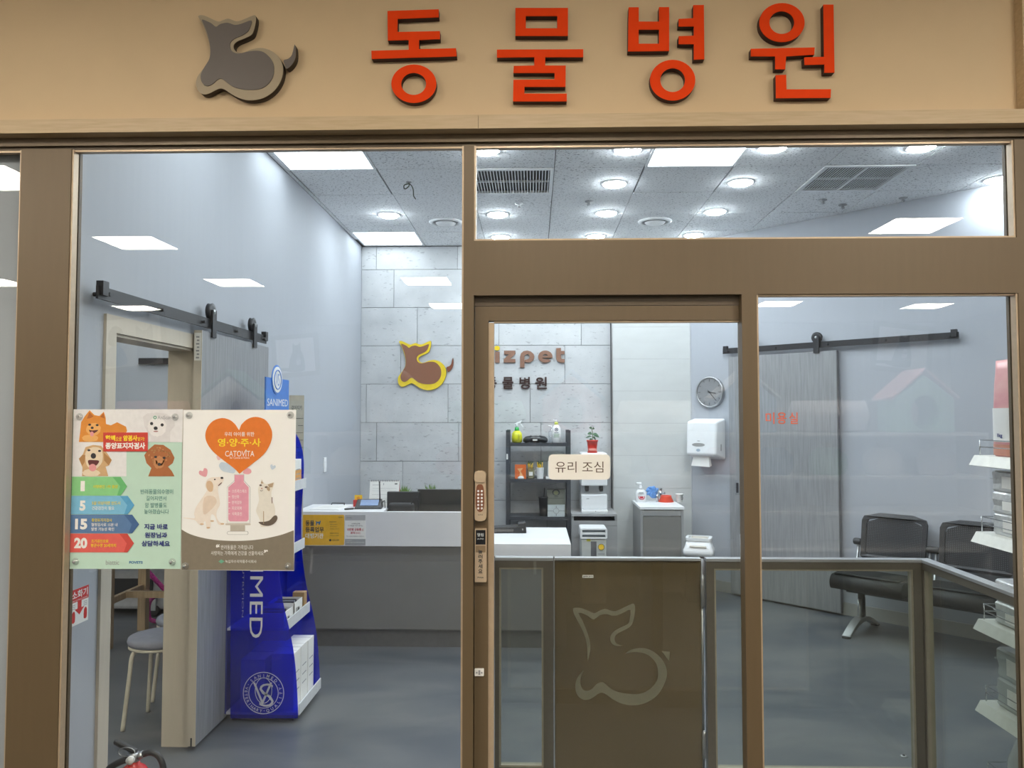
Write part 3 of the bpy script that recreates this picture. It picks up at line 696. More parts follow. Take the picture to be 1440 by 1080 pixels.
# ================================================================== posters
YPo = YF + .032 - .0022
M_mint = mat('mint_print', (.50, .70, .58), .55, var=.015); M_offwhite = mat('offwhite_print', (.86, .865, .84), .55, var=.01)
pr = lambda n, c, r=.55: mat(n, c, r, var=.04, scale=60)
def fur(cx, cy, rx, ry, amp=.06, n=44, seed=1):
    R = random.Random(seed); return [(cx + rx * (1 + R.uniform(-amp, amp)) * math.cos(a), cy + ry * (1 + R.uniform(-amp, amp)) * math.sin(a)) for a in [2 * math.pi * i / n for i in range(n)]]
def cup(t, P, px, py, r=5.2):
    u, v = P.uv(px, py); rr = r / F * YF
    MB().lathe([(rr, .0008), (rr * .95, .003), (rr * .6, .005), (rr * .5, .009), (.0001, .0095)], (u, 0, v), 20, 'y', caps=False).build('suction_cup', M_cup, t)
    MB().lathe([(rr * .36, .009), (rr * .34, .013), (.0001, .0145)], (u, 0, v), 14, 'y', caps=False).build('pin_cap', M_steel, t)
M_cup = sheet_glass('cup_clear', (.9, .92, .92), .08, (.75, .76, .74), .22)
tp, P1 = local_at('poster', 'mint poster of four dog portraits and numbered coloured arrows on the left window', 'poster', 176, 800, YPo)
MB().prism([P1.uv(*q) for q in [(103.3, 576), (256.3, 576.3), (253.8, 800), (98, 800)]], 0, .0015).build('sheet', M_mint, tp)
W1 = lambda q: [(90 + x / 8, 565 + y / 8) for x, y in q]
decal('photo_field', W1([(110, 85), (1340, 85), (1332, 455), (705, 455), (703, 838), (92, 838)]), pr('photo_white', (.77, .77, .77)), tp, P1, 1)
# pomeranian
po = pr('fur_orange', (.70, .26, .035)); po2 = pr('fur_orange_light', (.80, .42, .13)); po3 = pr('fur_orange_dark', (.45, .13, .02))
a = decal('dog_print', W1([(170, 452), (185, 330), (195, 230), (235, 165), (290, 95), (345, 150), (400, 160), (450, 112), (470, 180), (475, 250), (530, 265), (600, 230), (700, 280), (712, 330), (700, 345), (450, 345), (445, 452)]), po, tp, P1, 2)
decal('dog_ear_print', W1([(262, 190), (290, 115), (335, 165), (300, 185)]), po3, a, P1, 3); decal('dog_ear_print', W1([(410, 170), (448, 128), (458, 185)]), po3, a, P1, 3)
decal('dog_face_print', W1(fur(335, 310, 82, 70, .07, 30, 3)), po2, a, P1, 3); decal('dog_chest_print', W1(fur(300, 410, 90, 40, .1, 30, 4)), po2, a, P1, 3)
for q in ((293, 258), (378, 262)): decal('eye_print', W1(ell(*q, 17, 12, 12)), M_dark, a, P1, 4)
decal('nose_print', W1(ell(322, 293, 17, 14, 12)), M_dark, a, P1, 4); decal('mouth_print', W1(smoothpts([(285, 315), (322, 322), (390, 318), (350, 350), (322, 360), (300, 345)], 3)), pr('mouth_dark', (.12, .03, .03)), a, P1, 4)
decal('tongue_print', W1(ell(320, 362, 22, 28, 14)), pr('tongue', (.75, .32, .32)), a, P1, 5)
# white dog
a = decal('dog_print', W1([(970, 452), (975, 400), (905, 270), (890, 170), (940, 130), (1040, 120), (1150, 135), (1240, 200), (1250, 270), (1200, 330), (1195, 452)]), pr('fur_white', (.70, .69, .69)), tp, P1, 2)
decal('dog_face_print', W1(fur(1050, 280, 105, 110, .06, 36, 8)), pr('fur_white2', (.80, .79, .78)), a, P1, 3)
for q in ((990, 245), (1108, 260)): decal('eye_print', W1(ell(*q, 18, 18, 12)), M_dark, a, P1, 4)
decal('nose_print', W1(ell(1035, 297, 23, 20, 12)), M_dark, a, P1, 4); decal('mouth_print', W1(ell(1037, 333, 28, 7, 12)), pr('mouth_pink', (.4, .2, .2)), a, P1, 4)
# golden retriever
g1 = pr('fur_gold', (.62, .40, .20)); g2 = pr('fur_cream', (.78, .66, .48)); g3 = pr('fur_brown', (.42, .22, .08))
a = decal('dog_print', W1([(205, 836), (210, 740), (170, 640), (215, 590), (245, 510), (330, 485), (420, 495), (475, 560), (540, 655), (510, 715), (470, 730), (500, 836)]), g1, tp, P1, 2)
decal('dog_face_print', W1(smoothpts([(250, 560), (330, 510), (420, 530), (440, 620), (420, 700), (335, 770), (265, 720), (245, 640)], 3)), g2, a, P1, 3)
decal('dog_chest_print', W1(fur(310, 800, 100, 42, .1, 30, 6)), g2, a, P1, 3)
decal('dog_ear_print', W1([(170, 640), (215, 595), (245, 600), (235, 680), (210, 720)]), g3, a, P1, 3); decal('dog_ear_print', W1([(450, 570), (540, 655), (505, 715), (455, 660)]), g3, a, P1, 3)
for q in ((285, 545), (405, 553)): decal('eye_print', W1(ell(*q, 18, 12, 12)), M_dark, a, P1, 4)
decal('nose_print', W1(ell(335, 608, 30, 32, 14)), M_dark, a, P1, 4)
decal('mouth_print', W1(smoothpts([(275, 660), (335, 655), (400, 665), (370, 715), (330, 730), (290, 715)], 3)), MATS['mouth_dark'], a, P1, 4)
decal('tongue_print', W1(ell(328, 740, 42, 42, 16)), MATS['tongue'], a, P1, 5)
# brown poodle
b1 = pr('fur_poodle', (.40, .14, .045)); b2 = pr('fur_poodle_light', (.55, .25, .10))
a = decal('dog_print', W1([(950, 838), (985, 745), (930, 690), (905, 600), (950, 540), (1020, 480), (1120, 485), (1200, 540), (1245, 630), (1225, 690), (1170, 730), (1215, 780), (1245, 838)]), b1, tp, P1, 2)
decal('dog_face_print', W1(fur(1070, 680, 65, 72, .08, 30, 9)), b2, a, P1, 3)
R = random.Random(5)
for q in range(26):
    an = R.uniform(0, 6.28); decal('curl_print', W1(ell(1075 + 130 * R.uniform(.55, 1) * math.cos(an), 610 + 100 * R.uniform(.6, 1) * math.sin(an), 13, 9, 9, rot=R.uniform(0, 3))), b2 if q % 2 else g3, a, P1, 3)
for q in ((1035, 620), (1130, 630)): decal('eye_print', W1(ell(*q, 17, 13, 12)), M_dark, a, P1, 4)
decal('nose_print', W1(ell(1075, 703, 20, 18, 12)), M_dark, a, P1, 4)
decal('banner', W1(rect(447, 345, 948, 558)), pr('banner_red', (.60, .055, .04)), tp, P1, 5)
yl = pr('print_yellow', (.90, .70, .03)); wh = pr('print_white', (.85, .84, .80))
lettering('혈액', yl, tp, (149, 612, 163, 620), P=P1, layer=6, bold=.045); lettering('으로', yl, tp, (163.5, 614.5, 172, 620), P=P1, layer=6, bold=.01)
lettering('암검사', yl, tp, (174, 612, 194, 620), P=P1, layer=6, bold=.045); lettering('받기!', yl, tp, (194.5, 614.5, 204, 620), P=P1, layer=6, bold=.01)
lettering('종양표지자검사', wh, tp, (149, 622.3, 205, 631.3), P=P1, layer=6, bold=.04)
lettering('AniScan', M_greyprint, tp, (222, 584.5, 241, 589.5), P=P1, layer=4); decal('mark', W1(ell(1028, 177, 20, 20, 14)), pr('mark_green', (.15, .42, .28)), tp, P1, 4, [W1(ell(1028, 177, 10, 10, 10))])
W2 = lambda q: [(90 + x / 8, 680 + y / 8) for x, y in q]
AR = [('green', (.14, .48, .17), (.25, .60, .25), -75, 134, 640, 712, 30, '1', (190, -30, 240, 85)), ('blue', (.10, .36, .60), (.20, .50, .70), 138, 345, 720, 795, 242, '5', (178, 190, 248, 305)),
      ('navy', (.055, .13, .29), (.10, .20, .38), 350, 558, 770, 848, 458, '15', (128, 395, 268, 515)), ('red', (.58, .07, .055), (.72, .12, .10), 562, 773, 715, 790, 672, '20', (118, 608, 268, 728))]
for nm, c, cl, y0, y1, xa, xt, ym, num, bb in AR:
    x0 = 92 - (y0 + 75) * .03
    a = decal('arrow_band', W2([(x0, y0), (xa, y0), (xt, ym), (xa, y1), (x0 - 6, y1)]), pr('arrow_' + nm, cl), tp, P1, 2)
    decal('arrow_tip', W2([(xa - 90, y0), (xa, y0), (xt, ym), (xa, y1), (xa - 40, y1), (xa - 5, ym)]), pr('arrow_dark_' + nm, c), a, P1, 3)
    lettering(num, wh, tp, (90 + bb[0] / 8, 680 + bb[1] / 8, 90 + bb[2] / 8, 680 + bb[3] / 8), P=P1, layer=4, bold=.05)
for s, x0, y0, x1, y1, m in [('사망원인 1위 종양', 330, 15, 610, 52, yl), ('5살 이상이면 반드시', 318, 198, 638, 238, yl), ('건강검진이 필요', 318, 256, 570, 296, wh), ('종양표지자검사', 315, 392, 545, 428, yl),
                            ('혈청검사로 15분 내', 312, 443, 606, 480, wh), ('발병 가능성 확인', 312, 492, 568, 530, wh), ('조기검진으로', 310, 628, 505, 664, yl), ('평균수명 20세까지', 305, 676, 590, 714, yl)]:
    lettering(s, m, tp, (90 + x0 / 8, 680 + y0 / 8, 90 + x1 / 8, 680 + y1 / 8), P=P1, layer=4, bold=.012)
tg_ = pr('print_teal', (.07, .24, .22)); nv = pr('print_navy', (.03, .045, .22))
for s, x0, y0, x1, y1, m, bo in [('반려동물의수명이', 865, 62, 1232, 118, tg_, 0), ('길어지면서', 928, 138, 1155, 190, tg_, 0), ('암 발병률도', 915, 215, 1160, 270, tg_, 0), ('높아졌습니다', 905, 288, 1185, 340, tg_, 0),
                                 ('지금 바로', 905, 452, 1172, 515, nv, .03), ('원장님과', 912, 548, 1165, 610, nv, .03), ('상담하세요', 875, 642, 1195, 705, nv, .03)]:
    lettering(s, m, tp, (90 + x0 / 8, 680 + y0 / 8, 90 + x1 / 8, 680 + y1 / 8), P=P1, layer=4, bold=bo)
lettering('biattic', M_greyprint, tp, (149, 787.5, 168, 794), P=P1, layer=2); lettering('FOVETS', pr('print_blue', (.03, .16, .36)), tp, (182, 789, 201, 792.5), P=P1, layer=2, bold=.03)
for q in ((112, 586), (246.5, 586.5), (106.5, 789.5), (242.5, 790)): cup(tp, P1, *q)
# ---- second poster
tp, P2 = local_at('poster', 'white poster with orange heart, pink vial, puppy and cat on the left window', 'poster', 335, 803, YPo)
MB().prism([P2.uv(*q) for q in [(258, 576.5), (416.3, 576.3), (413.3, 802.8), (254.8, 801.5)]], 0, .0015).build('sheet', M_offwhite, tp)
V1 = lambda q: [(250 + x / 8, 565 + y / 8) for x, y in q]; V2 = lambda q: [(250 + x / 8, 680 + y / 8) for x, y in q]
arc = [(42, 515), (120, 560), (220, 595), (340, 622), (470, 638), (640, 645), (800, 640), (940, 625), (1060, 602), (1180, 572), (1305, 525)]
decal('footer_field', V2(smoothpts(arc, 4, False) + [(1308, 975), (42, 970)]), pr('print_taupe', (.215, .185, .135)), tp, P2, 1)
heart = [(692, 320), (650, 255), (590, 205), (500, 183), (400, 215), (335, 290), (312, 380), (335, 470), (400, 560), (500, 645), (600, 720), (660, 770), (697, 810), (740, 775), (850, 690), (960, 600), (1030, 500), (1062, 400), (1055, 310), (1000, 215), (930, 178), (850, 172), (770, 205), (715, 260)]
hh = heart[:1] + smoothpts(heart[1:12], 3, False) + heart[12:13] + smoothpts(heart[13:], 3, False)
decal('heart_print', V1(hh), pr('heart_orange', (.74, .19, .02)), tp, P2, 3)
lettering('우리 아이를 위한', wh, tp, (316, 607.5, 358, 613.5), P=P2, layer=4, bold=.01)
lettering('영·양·주·사', yl, tp, (306.5, 616.5, 367, 628), P=P2, layer=4, bold=.02)
lettering('CATOVITA', wh, tp, (317, 634, 358, 641.8), P=P2, layer=4); lettering('for Canine & Feline', wh, tp, (323.5, 642.3, 351, 645), P=P2, layer=4)
decal('accent', V1([(770, 535), (778, 545), (775, 560), (765, 560), (762, 545)]), wh, tp, P2, 4)
pk = pr('print_pink', (.78, .38, .42)); lb_ = pr('print_paleblue', (.55, .65, .74)); pk2 = pr('print_palepink', (.80, .55, .56))
def mini(px, py, s, m, rot=0):
    q = [(0, .55), (-.5, .05), (-.55, -.3), (-.3, -.5), (0, -.25), (.3, -.5), (.55, -.3), (.5, .05)]
    c_, s_ = math.cos(rot), math.sin(rot)
    decal('small_heart', V1([(px + s * (x * c_ - y * s_), py + s * (x * s_ + y * c_)) for x, y in smoothpts(q, 3)]), m, tp, P2, 2)
mini(295, 800, 90, pk, -.5); mini(465, 630, 52, pk2, .2); mini(1070, 735, 54, lb_, .3)
decal('cloud_print', V1(smoothpts([(465, 720), (490, 680), (540, 685), (600, 680), (650, 730), (640, 800), (570, 795), (500, 775)], 3)), lb_, tp, P2, 2)
decal('cloud_print', V1(smoothpts([(735, 800), (770, 745), (820, 760), (828, 795), (790, 815)], 3)), pk, tp, P2, 2)
# vial
ol = M_greyprint
decal('vial_outline', V1([(638, 818), (747, 818), (747, 885), (815, 960), (815, 1362), (555, 1362), (555, 960), (638, 885)]), ol, tp, P2, 1)
decal('vial_glass', V1([(641, 821), (744, 821), (744, 887), (812, 962), (812, 1360), (558, 1360), (558, 962), (641, 887)]), M_offwhite, tp, P2, 2)
decal('vial_fill', V1([(641, 823), (744, 823), (744, 900), (800, 962), (800, 1325), (780, 1345), (590, 1345), (570, 1325), (570, 962), (641, 900)]), pr('vial_pink', (.74, .33, .42)), tp, P2, 3)
decal('plunger_flange', V2(rrect(538, 447, 822, 467, 8)), pr('plunger', (.60, .56, .48)), tp, P2, 3); decal('plunger_stem', V2(rect(592, 467, 758, 535)), pr('plunger2', (.50, .46, .38)), tp, P2, 2)
decal('plunger_thumb', V2(rrect(556, 535, 796, 575, 18)), ol, tp, P2, 2); decal('plunger_thumb', V2(rrect(560, 538, 792, 572, 16)), M_offwhite, tp, P2, 3)
for k, s in enumerate(('스트레스해소', '항산화', '면역강화', '피로회복', '식욕증진')):
    y = 84 + k * 64; wd = (168, 82, 110, 112, 112)[k]
    lettering(s, wh, tp, (250 + 612 / 8, 680 + (y - 19) / 8, 250 + (612 + wd) / 8, 680 + (y + 19) / 8), P=P2, layer=4); decal('tick', V2(rect(574, y - 3, 592, y + 3)), wh, tp, P2, 4)
# puppy
pc = pr('puppy_cream', (.74, .62, .50)); pc2 = pr('puppy_light', (.82, .75, .66)); pc3 = pr('puppy_tan', (.66, .47, .30))
up = lambda q: [(250 + x / 8, 565 + y / 8) for x, y in q]
a = decal('puppy_print', up(smoothpts([(310, 950), (330, 880), (380, 850), (430, 848), (480, 845), (512, 850), (518, 880), (500, 915), (460, 945), (455, 1000), (470, 1090), (475, 1160), (440, 1230), (440, 1300), (470, 1350), (520, 1372), (500, 1385), (455, 1375), (420, 1290), (385, 1265), (370, 1300), (372, 1400), (345, 1430), (325, 1420), (310, 1340), (275, 1385), (230, 1370), (190, 1330), (75, 1310), (80, 1302), (190, 1310), (185, 1260), (210, 1180), (270, 1090), (310, 1030), (330, 990)], 3)), pc2, tp, P2, 2)
decal('puppy_ear_print', up(smoothpts([(330, 900), (370, 890), (400, 930), (395, 1000), (355, 1010), (325, 960)], 3)), pc3, a, P2, 3)
decal('puppy_shade_print', up(smoothpts([(300, 1080), (400, 1060), (440, 1130), (360, 1230), (290, 1260)], 3)), pc, a, P2, 3)
decal('nose_print', up(ell(500, 856, 17, 13, 12)), M_dark, a, P2, 4); decal('eye_print', up(ell(420, 873, 10, 9, 10)), M_dark, a, P2, 4); decal('mouth_print', up([(455, 940), (495, 905), (500, 912), (462, 946)]), MATS['mouth_dark'], a, P2, 4)
for q in ((275, 1375), (347, 1415), (505, 1372), (390, 1340)): decal('paw_print', up(ell(*q, 22, 9, 10)), pc3, a, P2, 4)
# cat
k1 = pr('cat_white', (.77, .74, .66)); k2 = pr('cat_tabby', (.13, .10, .075)); k3 = pr('cat_buff', (.45, .34, .22))
a = decal('cat_print', up(smoothpts([(905, 985), (915, 950), (935, 925), (945, 870), (975, 915), (1010, 925), (1085, 905), (1075, 960), (1055, 1010), (1058, 1080), (1085, 1160), (1098, 1230), (1090, 1330), (1060, 1390), (940, 1405), (925, 1330), (885, 1240), (890, 1190), (915, 1110), (910, 1050)], 3)), k1, tp, P2, 2)
decal('cat_ear_print', up([(945, 885), (968, 918), (935, 920)]), k3, a, P2, 3); decal('cat_ear_print', up([(1080, 910), (1068, 960), (1030, 965), (1015, 930)]), k3, a, P2, 3)
decal('cat_tail_print', up(smoothpts([(910, 1352), (960, 1350), (1030, 1335), (1080, 1285), (1115, 1280), (1122, 1320), (1085, 1370), (1020, 1395), (950, 1385)], 3)), k2, a, P2, 3)
for q in ((935, 938), (995, 960)): decal('eye_print', up(ell(*q, 15, 10, 12)), k2, a, P2, 4)
decal('nose_print', up(ell(948, 975, 10, 7, 10)), pr('nose_pink', (.55, .25, .22)), a, P2, 4); decal('mouth_print', up([(925, 990), (945, 1000), (965, 988), (950, 1005), (935, 1003)]), k2, a, P2, 4)
decal('cat_patch_print', up(smoothpts([(1000, 945), (1040, 975), (1030, 1005), (1005, 985)], 3)), k3, a, P2, 3)
decal('collar_tag_print', up([(1057, 1070), (1066, 1075), (1066, 1140), (1058, 1145)]), k2, a, P2, 3); decal('leg_line_print', up(rect(963, 1230, 972, 1370)), k3, a, P2, 3)
lettering('“', wh, tp, (304, 765, 309, 770), P=P2, layer=3, bold=.05); lettering('”', wh, tp, (371.5, 773, 377, 777.5), P=P2, layer=3, bold=.05)
lettering('반려동물은 가족입니다', wh, tp, (311, 766.5, 356.5, 772.5), P=P2, layer=3); lettering('사랑하는 가족에게 건강을 선물하세요', wh, tp, (297, 775, 371, 780.5), P=P2, layer=3)
decal('mark', V2([(460, 875), (492, 853), (528, 875), (492, 898)]), pr('mark_green', (.15, .42, .28)), tp, P2, 3); lettering('녹십자수의약품주식회사', wh, tp, (317, 787.3, 361, 791.5), P=P2, layer=3)
for q in ((266, 584), (408.5, 583.5), (261, 795.5), (405, 796)): cup(tp, P2, *q)
# ================================================================== low fence and gate inside the door
YQ = 3.43
ztop = onY(880, 785, YQ).z
M_fbead = mat('fence_bead', (.33, .30, .23), .4, .2); M_fence = mat('fence_bronze', (.13, .115, .09), .4, .3, .05, 50); M_cap = mat('fence_cap', (.55, .56, .57), .3, .7, .04)
M_fglass = sheet_glass('fence_glass', (.86, .88, .85), .045)
M_tint = sheet_glass('gate_tint', (.62, .50, .34), .045, (.165, .130, .068), .60)
Q = lambda px, py=785: onY(px, py, YQ).x
def fence_panel(label, x0, x1, inner, glass=M_fglass):
    t = thing('fence_panel', label, 'fence', ((x0 + x1) / 2, YQ, 0), 0, 'glazed low fence'); c = (x0 + x1) / 2
    a, b = inner[0] - c, inner[1] - c; x0 -= c; x1 -= c; z0 = .082; z1 = onY(880, 799, YQ).z
    bx('stile', M_fence, t, x0, 0, 0, a, .04, ztop - .012); bx('stile', M_fence, t, b, 0, 0, x1, .04, ztop - .012)
    bx('rail', M_fence, t, a, 0, z1, b, .04, ztop - .012); bx('rail', M_fence, t, a, 0, .02, b, .04, z0)
    bx('top_cap', M_cap, t, x0, -.004, ztop - .012, x1, .044, ztop)
    for q in (a, b - .008): bx('bead', M_fbead, t, q, .004, z0 + .008, q + .008, .036, z1 - .008)
    bx('bead', M_fbead, t, a, .004, z1 - .008, b, .036, z1); bx('bead', M_fbead, t, a, .004, z0, b, .036, z0 + .008)
    bx('pane', glass, t, a + .001, .017, z0 + .001, b - .001, .023, z1 - .001); return t
def side_panel(label, x, y0, y1):
    t = thing('fence_panel', label, 'fence', (x, (y0 + y1) / 2, 0), 0, 'glazed low fence'); h = (y1 - y0) / 2; z0 = .082; z1 = onY(880, 799, YQ).z
    for s in (-h, h - .045): bx('stile', M_fence, t, -.02, s, 0, .02, s + .045, ztop - .012)
    bx('rail', M_fence, t, -.02, -h + .045, z1, .02, h - .045, ztop - .012); bx('rail', M_fence, t, -.02, -h + .045, .02, .02, h - .045, z0)
    bx('top_cap', M_cap, t, -.024, -h, ztop - .012, .024, h, ztop)
    for s in (-h + .045, h - .053): bx('bead', M_fbead, t, -.016, s, z0, .016, s + .008, z1)
    bx('pane', M_fglass, t, -.003, -h + .046, z0 + .001, .003, h - .046, z1 - .001); return t
fence_panel('narrow glazed fence panel left of the bronze gate', Q(696), Q(778), (Q(702), Q(764)))
side_panel('fence panel running back from the door lock side', Q(694) - .02, YI + .01, YQ)
fence_panel('wide glazed fence panel right of the bronze gate', Q(993), Q(1296), (Q(1004), Q(1284)))
xs = Q(1296) + .022
side_panel('glazed fence panel turning back towards the right window', xs, YI + .01, YQ + .04)
gx0, gx1 = Q(780), Q(986)
gt = thing('gate', 'bronze tinted swing gate with a line drawn animal emblem', 'gate', ((gx0 + gx1) / 2, YQ, 0)); c = (gx0 + gx1) / 2
bx('gate_leaf', M_tint, gt, gx0 - c, .014, .03, gx1 - c, .026, ztop - .01)
bx('top_cap', M_cap, gt, gx0 - c, -.002, ztop - .01, gx1 - c, .042, ztop)
bx('edge_strip', M_steel, gt, gx0 - c - .003, .006, .03, gx0 - c, .034, ztop - .01)
MB().tube([(gx1 - c + .006, .018, .03), (gx1 - c + .006, .018, ztop - .004)], .005, 8).build('hinge_rod', M_steel, gt)
for py in ((812, 852), (1032, 1066)):
    z0, z1 = onY(988, py[1], YQ).z, onY(988, py[0], YQ).z
    MB().lathe([(.003, z0 - .012), (.009, z0), (.009, z1), (.004, z1 + .012)], (gx1 - c + .006, .006, 0), 14).build('hinge', M_steel, gt)
PGt = Plane('y', YQ + .014, gt.location + Vector((0, .014, 0)))
E1 = [(100, 165), (125, 155), (180, 160), (240, 185), (290, 205), (330, 185), (380, 167), (420, 175), (465, 187), (520, 170), (625, 120), (650, 128), (655, 160), (650, 220), (635, 285), (610, 325), (560, 355), (500, 385), (475, 415), (472, 450), (495, 480), (543, 495), (490, 498), (450, 478), (432, 440), (440, 400), (475, 360), (540, 325), (590, 300), (605, 265), (613, 175), (560, 195), (490, 225), (440, 225), (400, 213), (340, 222), (285, 262), (240, 235), (200, 212), (148, 203), (185, 270), (225, 370), (250, 450), (255, 530), (232, 632), (228, 560), (222, 470), (195, 380), (150, 290), (108, 210)]
E2 = [(568, 565), (620, 530), (700, 515), (780, 528), (850, 570), (905, 630), (935, 700), (938, 770), (910, 850), (860, 930), (790, 985), (710, 1018), (620, 1027), (530, 1010), (450, 970), (395, 930), (350, 915), (310, 935), (260, 968), (205, 980), (155, 955), (125, 900), (122, 840), (140, 780), (195, 710), (170, 780), (168, 840), (190, 885), (225, 897), (270, 880), (310, 838), (355, 820), (390, 835), (440, 880), (510, 910), (600, 925), (690, 925), (760, 900), (820, 850), (855, 790), (858, 720), (845, 660), (800, 600), (740, 565), (670, 552), (620, 555)]
M_etch = mat('etched_line', (.20, .185, .125), .55)
for q, n in ((E1, 2), (E2, 3), ([(892, 543), (967, 548), (958, 632)], 0)):
    o = decal('emblem_line', [(790 + x / 6.353, 830 + y / 6.353) for x, y in (smoothpts(q, n) if n else q)], M_etch, gt, PGt, 2); o.location.y = .014
o = decal('maker_label', rect(819, 808.5, 834.5, 812.5), M_paper, gt, PGt, 2); o.location.y = .014
l_ = lettering('gate pro', M_dark, gt, (820, 809.3, 833.5, 811.8), P=PGt, layer=3, bold=.03); l_.location.y = .014
# ================================================================== reception counter
YC = 5.405
zc1, zc0 = onY(550, 720, YC).z, onY(550, 768, YC).z
zd1, zd0 = onY(760, 765, YC).z, onY(760, 783, YC).z
xk, xe2 = -.40, onY(803, 770, YC).x
ct = thing('reception_counter', 'greige reception counter with raised white front band and lower white desk end', 'counter', ((XL + xe2) / 2, YC, 0))
ox = -(XL + xe2) / 2
xl = XL + .015
bx('front_panel', M_greige, ct, xl + ox, .03, .12, xe2 - .03 + ox, .06, zd0)
bx('front_band', M_counterwhite, ct, xl + ox, 0, zc0, xk + ox, .04, zc1 - .012)
xu = onY(541, 715, YC + .1).x; xv = onY(566, 715, YC + .4).x
bx('upper_top', M_counterwhite, ct, xl + ox, .04, zc1 - .012, xu + ox, .33, zc1); bx('upper_top', M_counterwhite, ct, xl + ox, .33, zc1 - .012, xv + ox, .46, zc1); bx('upper_top', M_counterwhite, ct, xl + ox, 0, zc1 - .012, xk + ox, .04, zc1)
bx('band_support', M_greige, ct, xl + ox, .04, zd0, xk + ox, .06, zc1 - .012)
bx('desk_top', M_counterwhite, ct, xk + ox, 0, zd0, xe2 + ox, .80, zd1, bevel=.003)
bx('desk_top_inner', M_counterwhite, ct, xl + ox, .065, zd0, xk - .002 + ox, .80, zd1)
bx('end_panel', M_greige, ct, xe2 - .06 + ox, .06, 0, xe2 - .03 + ox, .76, zd0)
bx('kick_plate', mat('kick_plate', (.17, .165, .16), .35, .2), ct, xl + ox, .045, 0, xe2 - .04 + ox, .06, .12)
bx('kick_trim', M_greige, ct, xl + ox, .03, .118, xe2 - .03 + ox, .046, .124)
for px in (545, 590): bx('panel_joint', mat('joint_dark', (.2, .195, .19), .6), ct, onY(px, 850, YC).x + ox, .0293, .13, onY(px, 850, YC).x + .002 + ox, .031, zc0 - .01)
# yellow registration plaque and white notice on the band
def on_counter(name, label, cat, px0, py0, px1, py1, m, r, th=.003):
    P = Plane('y', YC - th, onY((px0 + px1) / 2, py1, YC - th))
    t = thing(name, label, cat, P.org)
    MB().prism([P.uv(*q) for q in rrect(px0, py0, px1, py1, r)], 0, th - .0003).build('plate', m, t); return t, P
t, P = on_counter('sign_plaque', 'yellow registration plaque stuck on the counter front', 'sign', 425.3, 724, 484, 766.6, mat('plaque_yellow', (.80, .44, .015), .4), 2)
for s, x0, y0, x1, y1, m, bo in [('동물', 429.5, 732, 442, 739.5, M_dark, .03), ('등록업무', 429.5, 741, 455.5, 748.5, M_dark, .03), ('대행기관', 429.5, 750, 455, 757, wh, .02),
                                 ('동물등록제란', 463, 733, 473, 734.6, M_dark, .01), ('내장형 무선식별장치', 464, 737, 474, 738.4, M_dark, 0), ('외장형 무선식별장치', 464, 740, 474, 741.4, M_dark, 0), ('반려동물 보호자 신고', 464, 743, 477, 744.4, M_dark, 0),
                                 ('동물등록 대행 안내', 464, 749, 476, 750.6, M_dark, .01), ('변경신고 대행', 464, 752.5, 476, 754, M_dark, 0), ('농림축산식품부', 467, 758.5, 477, 760.5, M_dark, .01), ('동물병원협회', 476, 726.6, 482, 728.2, M_dark, .01)]:
    lettering(s, m, t, (x0, y0, x1, y1), P=P, layer=1, bold=bo)
decal('dog_mark', smoothpts([(443.5, 732), (445.5, 733.5), (449, 733.5), (451, 731.5), (451, 734), (449.5, 738), (448, 738), (448, 735.8), (446, 736), (445.5, 738.5), (444, 738.5), (444.5, 735)], 2), pr('print_blue', (.03, .16, .36)), t, P, 1)
decal('round_mark', ell(464.4, 759.6, 1.6, 1.6, 12), M_dark, t, P, 1)
t, P = on_counter('notice_card', 'white and grey notice card beside the yellow plaque', 'notice', 485.3, 724, 514, 766.6, M_paper, .3)
decal('header_band', rect(485.3, 724, 514, 731.8), pr('band_grey', (.45, .45, .46)), t, P, 1); decal('footer_band', rect(485.3, 758, 514, 766.6), M_greyprint, t, P, 1)
rd = pr('print_red', (.50, .02, .04))
for s, x0, y0, x1, y1, m, bo in [('카드단말기', 487.5, 727.3, 495, 728.8, M_dark, 0), ('사장님께', 494, 735.5, 506, 737.3, M_dark, .01), ('귀 동물을 위한 결제는', 489, 738.4, 510.5, 740.2, M_dark, 0), ('10만원 금융통', 488.5, 742.5, 508, 746.5, rd, .03), ('로', 508.5, 743.5, 511.5, 746.5, rd, 0),
                                 ('토닥', 493, 747.6, 499.5, 751, rd, .03), ('캠페인', 500, 748.3, 507, 751, rd, 0), ('카드 수수료는 동물병원이 부담합니다', 487, 753.3, 512, 755, M_dark, 0), ('안내문구', 487, 759.4, 495, 761, wh, 0), ('자세한 내용은 데스크에 문의하세요', 487, 761.8, 512.5, 763.6, wh, 0)]:
    lettering(s, m, t, (x0, y0, x1, y1), P=P, layer=2, bold=bo)
# ---- things on the counter
def at_top(px, py, z): p = onZ(px, py, z); return (p.x, p.y, z)
p = at_top(466, 714, zc1)
t = thing('clipboard', 'white clipboard with a form at the left end of the counter', 'clipboard', p, -.12)
bx('board', M_white, t, -.11, -.14, 0, .11, .14, .004); bx('form', M_paper, t, -.1, -.135, .004, .1, .12, .006)
MB().tube([(-.05, .128, .008), (-.05, .14, .018), (.05, .14, .018), (.05, .128, .008)], .004, 6).build('clip', M_blackmetal, t)
for k in range(6): bx('form_line', M_greyprint, t, -.08, -.1 + k * .03, .0061, .08, -.098 + k * .03, .0064)
p = at_top(516, 716, zc1)
t = thing('signature_pad', 'black signature pad with stylus on the counter', 'payment pad', (p[0], p[1] + .06, zc1), .1)
MB().hexa([(-.1, -.07, 0), (.1, -.07, 0), (.1, .08, 0), (-.1, .08, 0), (-.09, -.06, .012), (.09, -.06, .012), (.09, .075, .06), (-.09, .075, .06)]).build('body', M_black, t, bevel=.004)
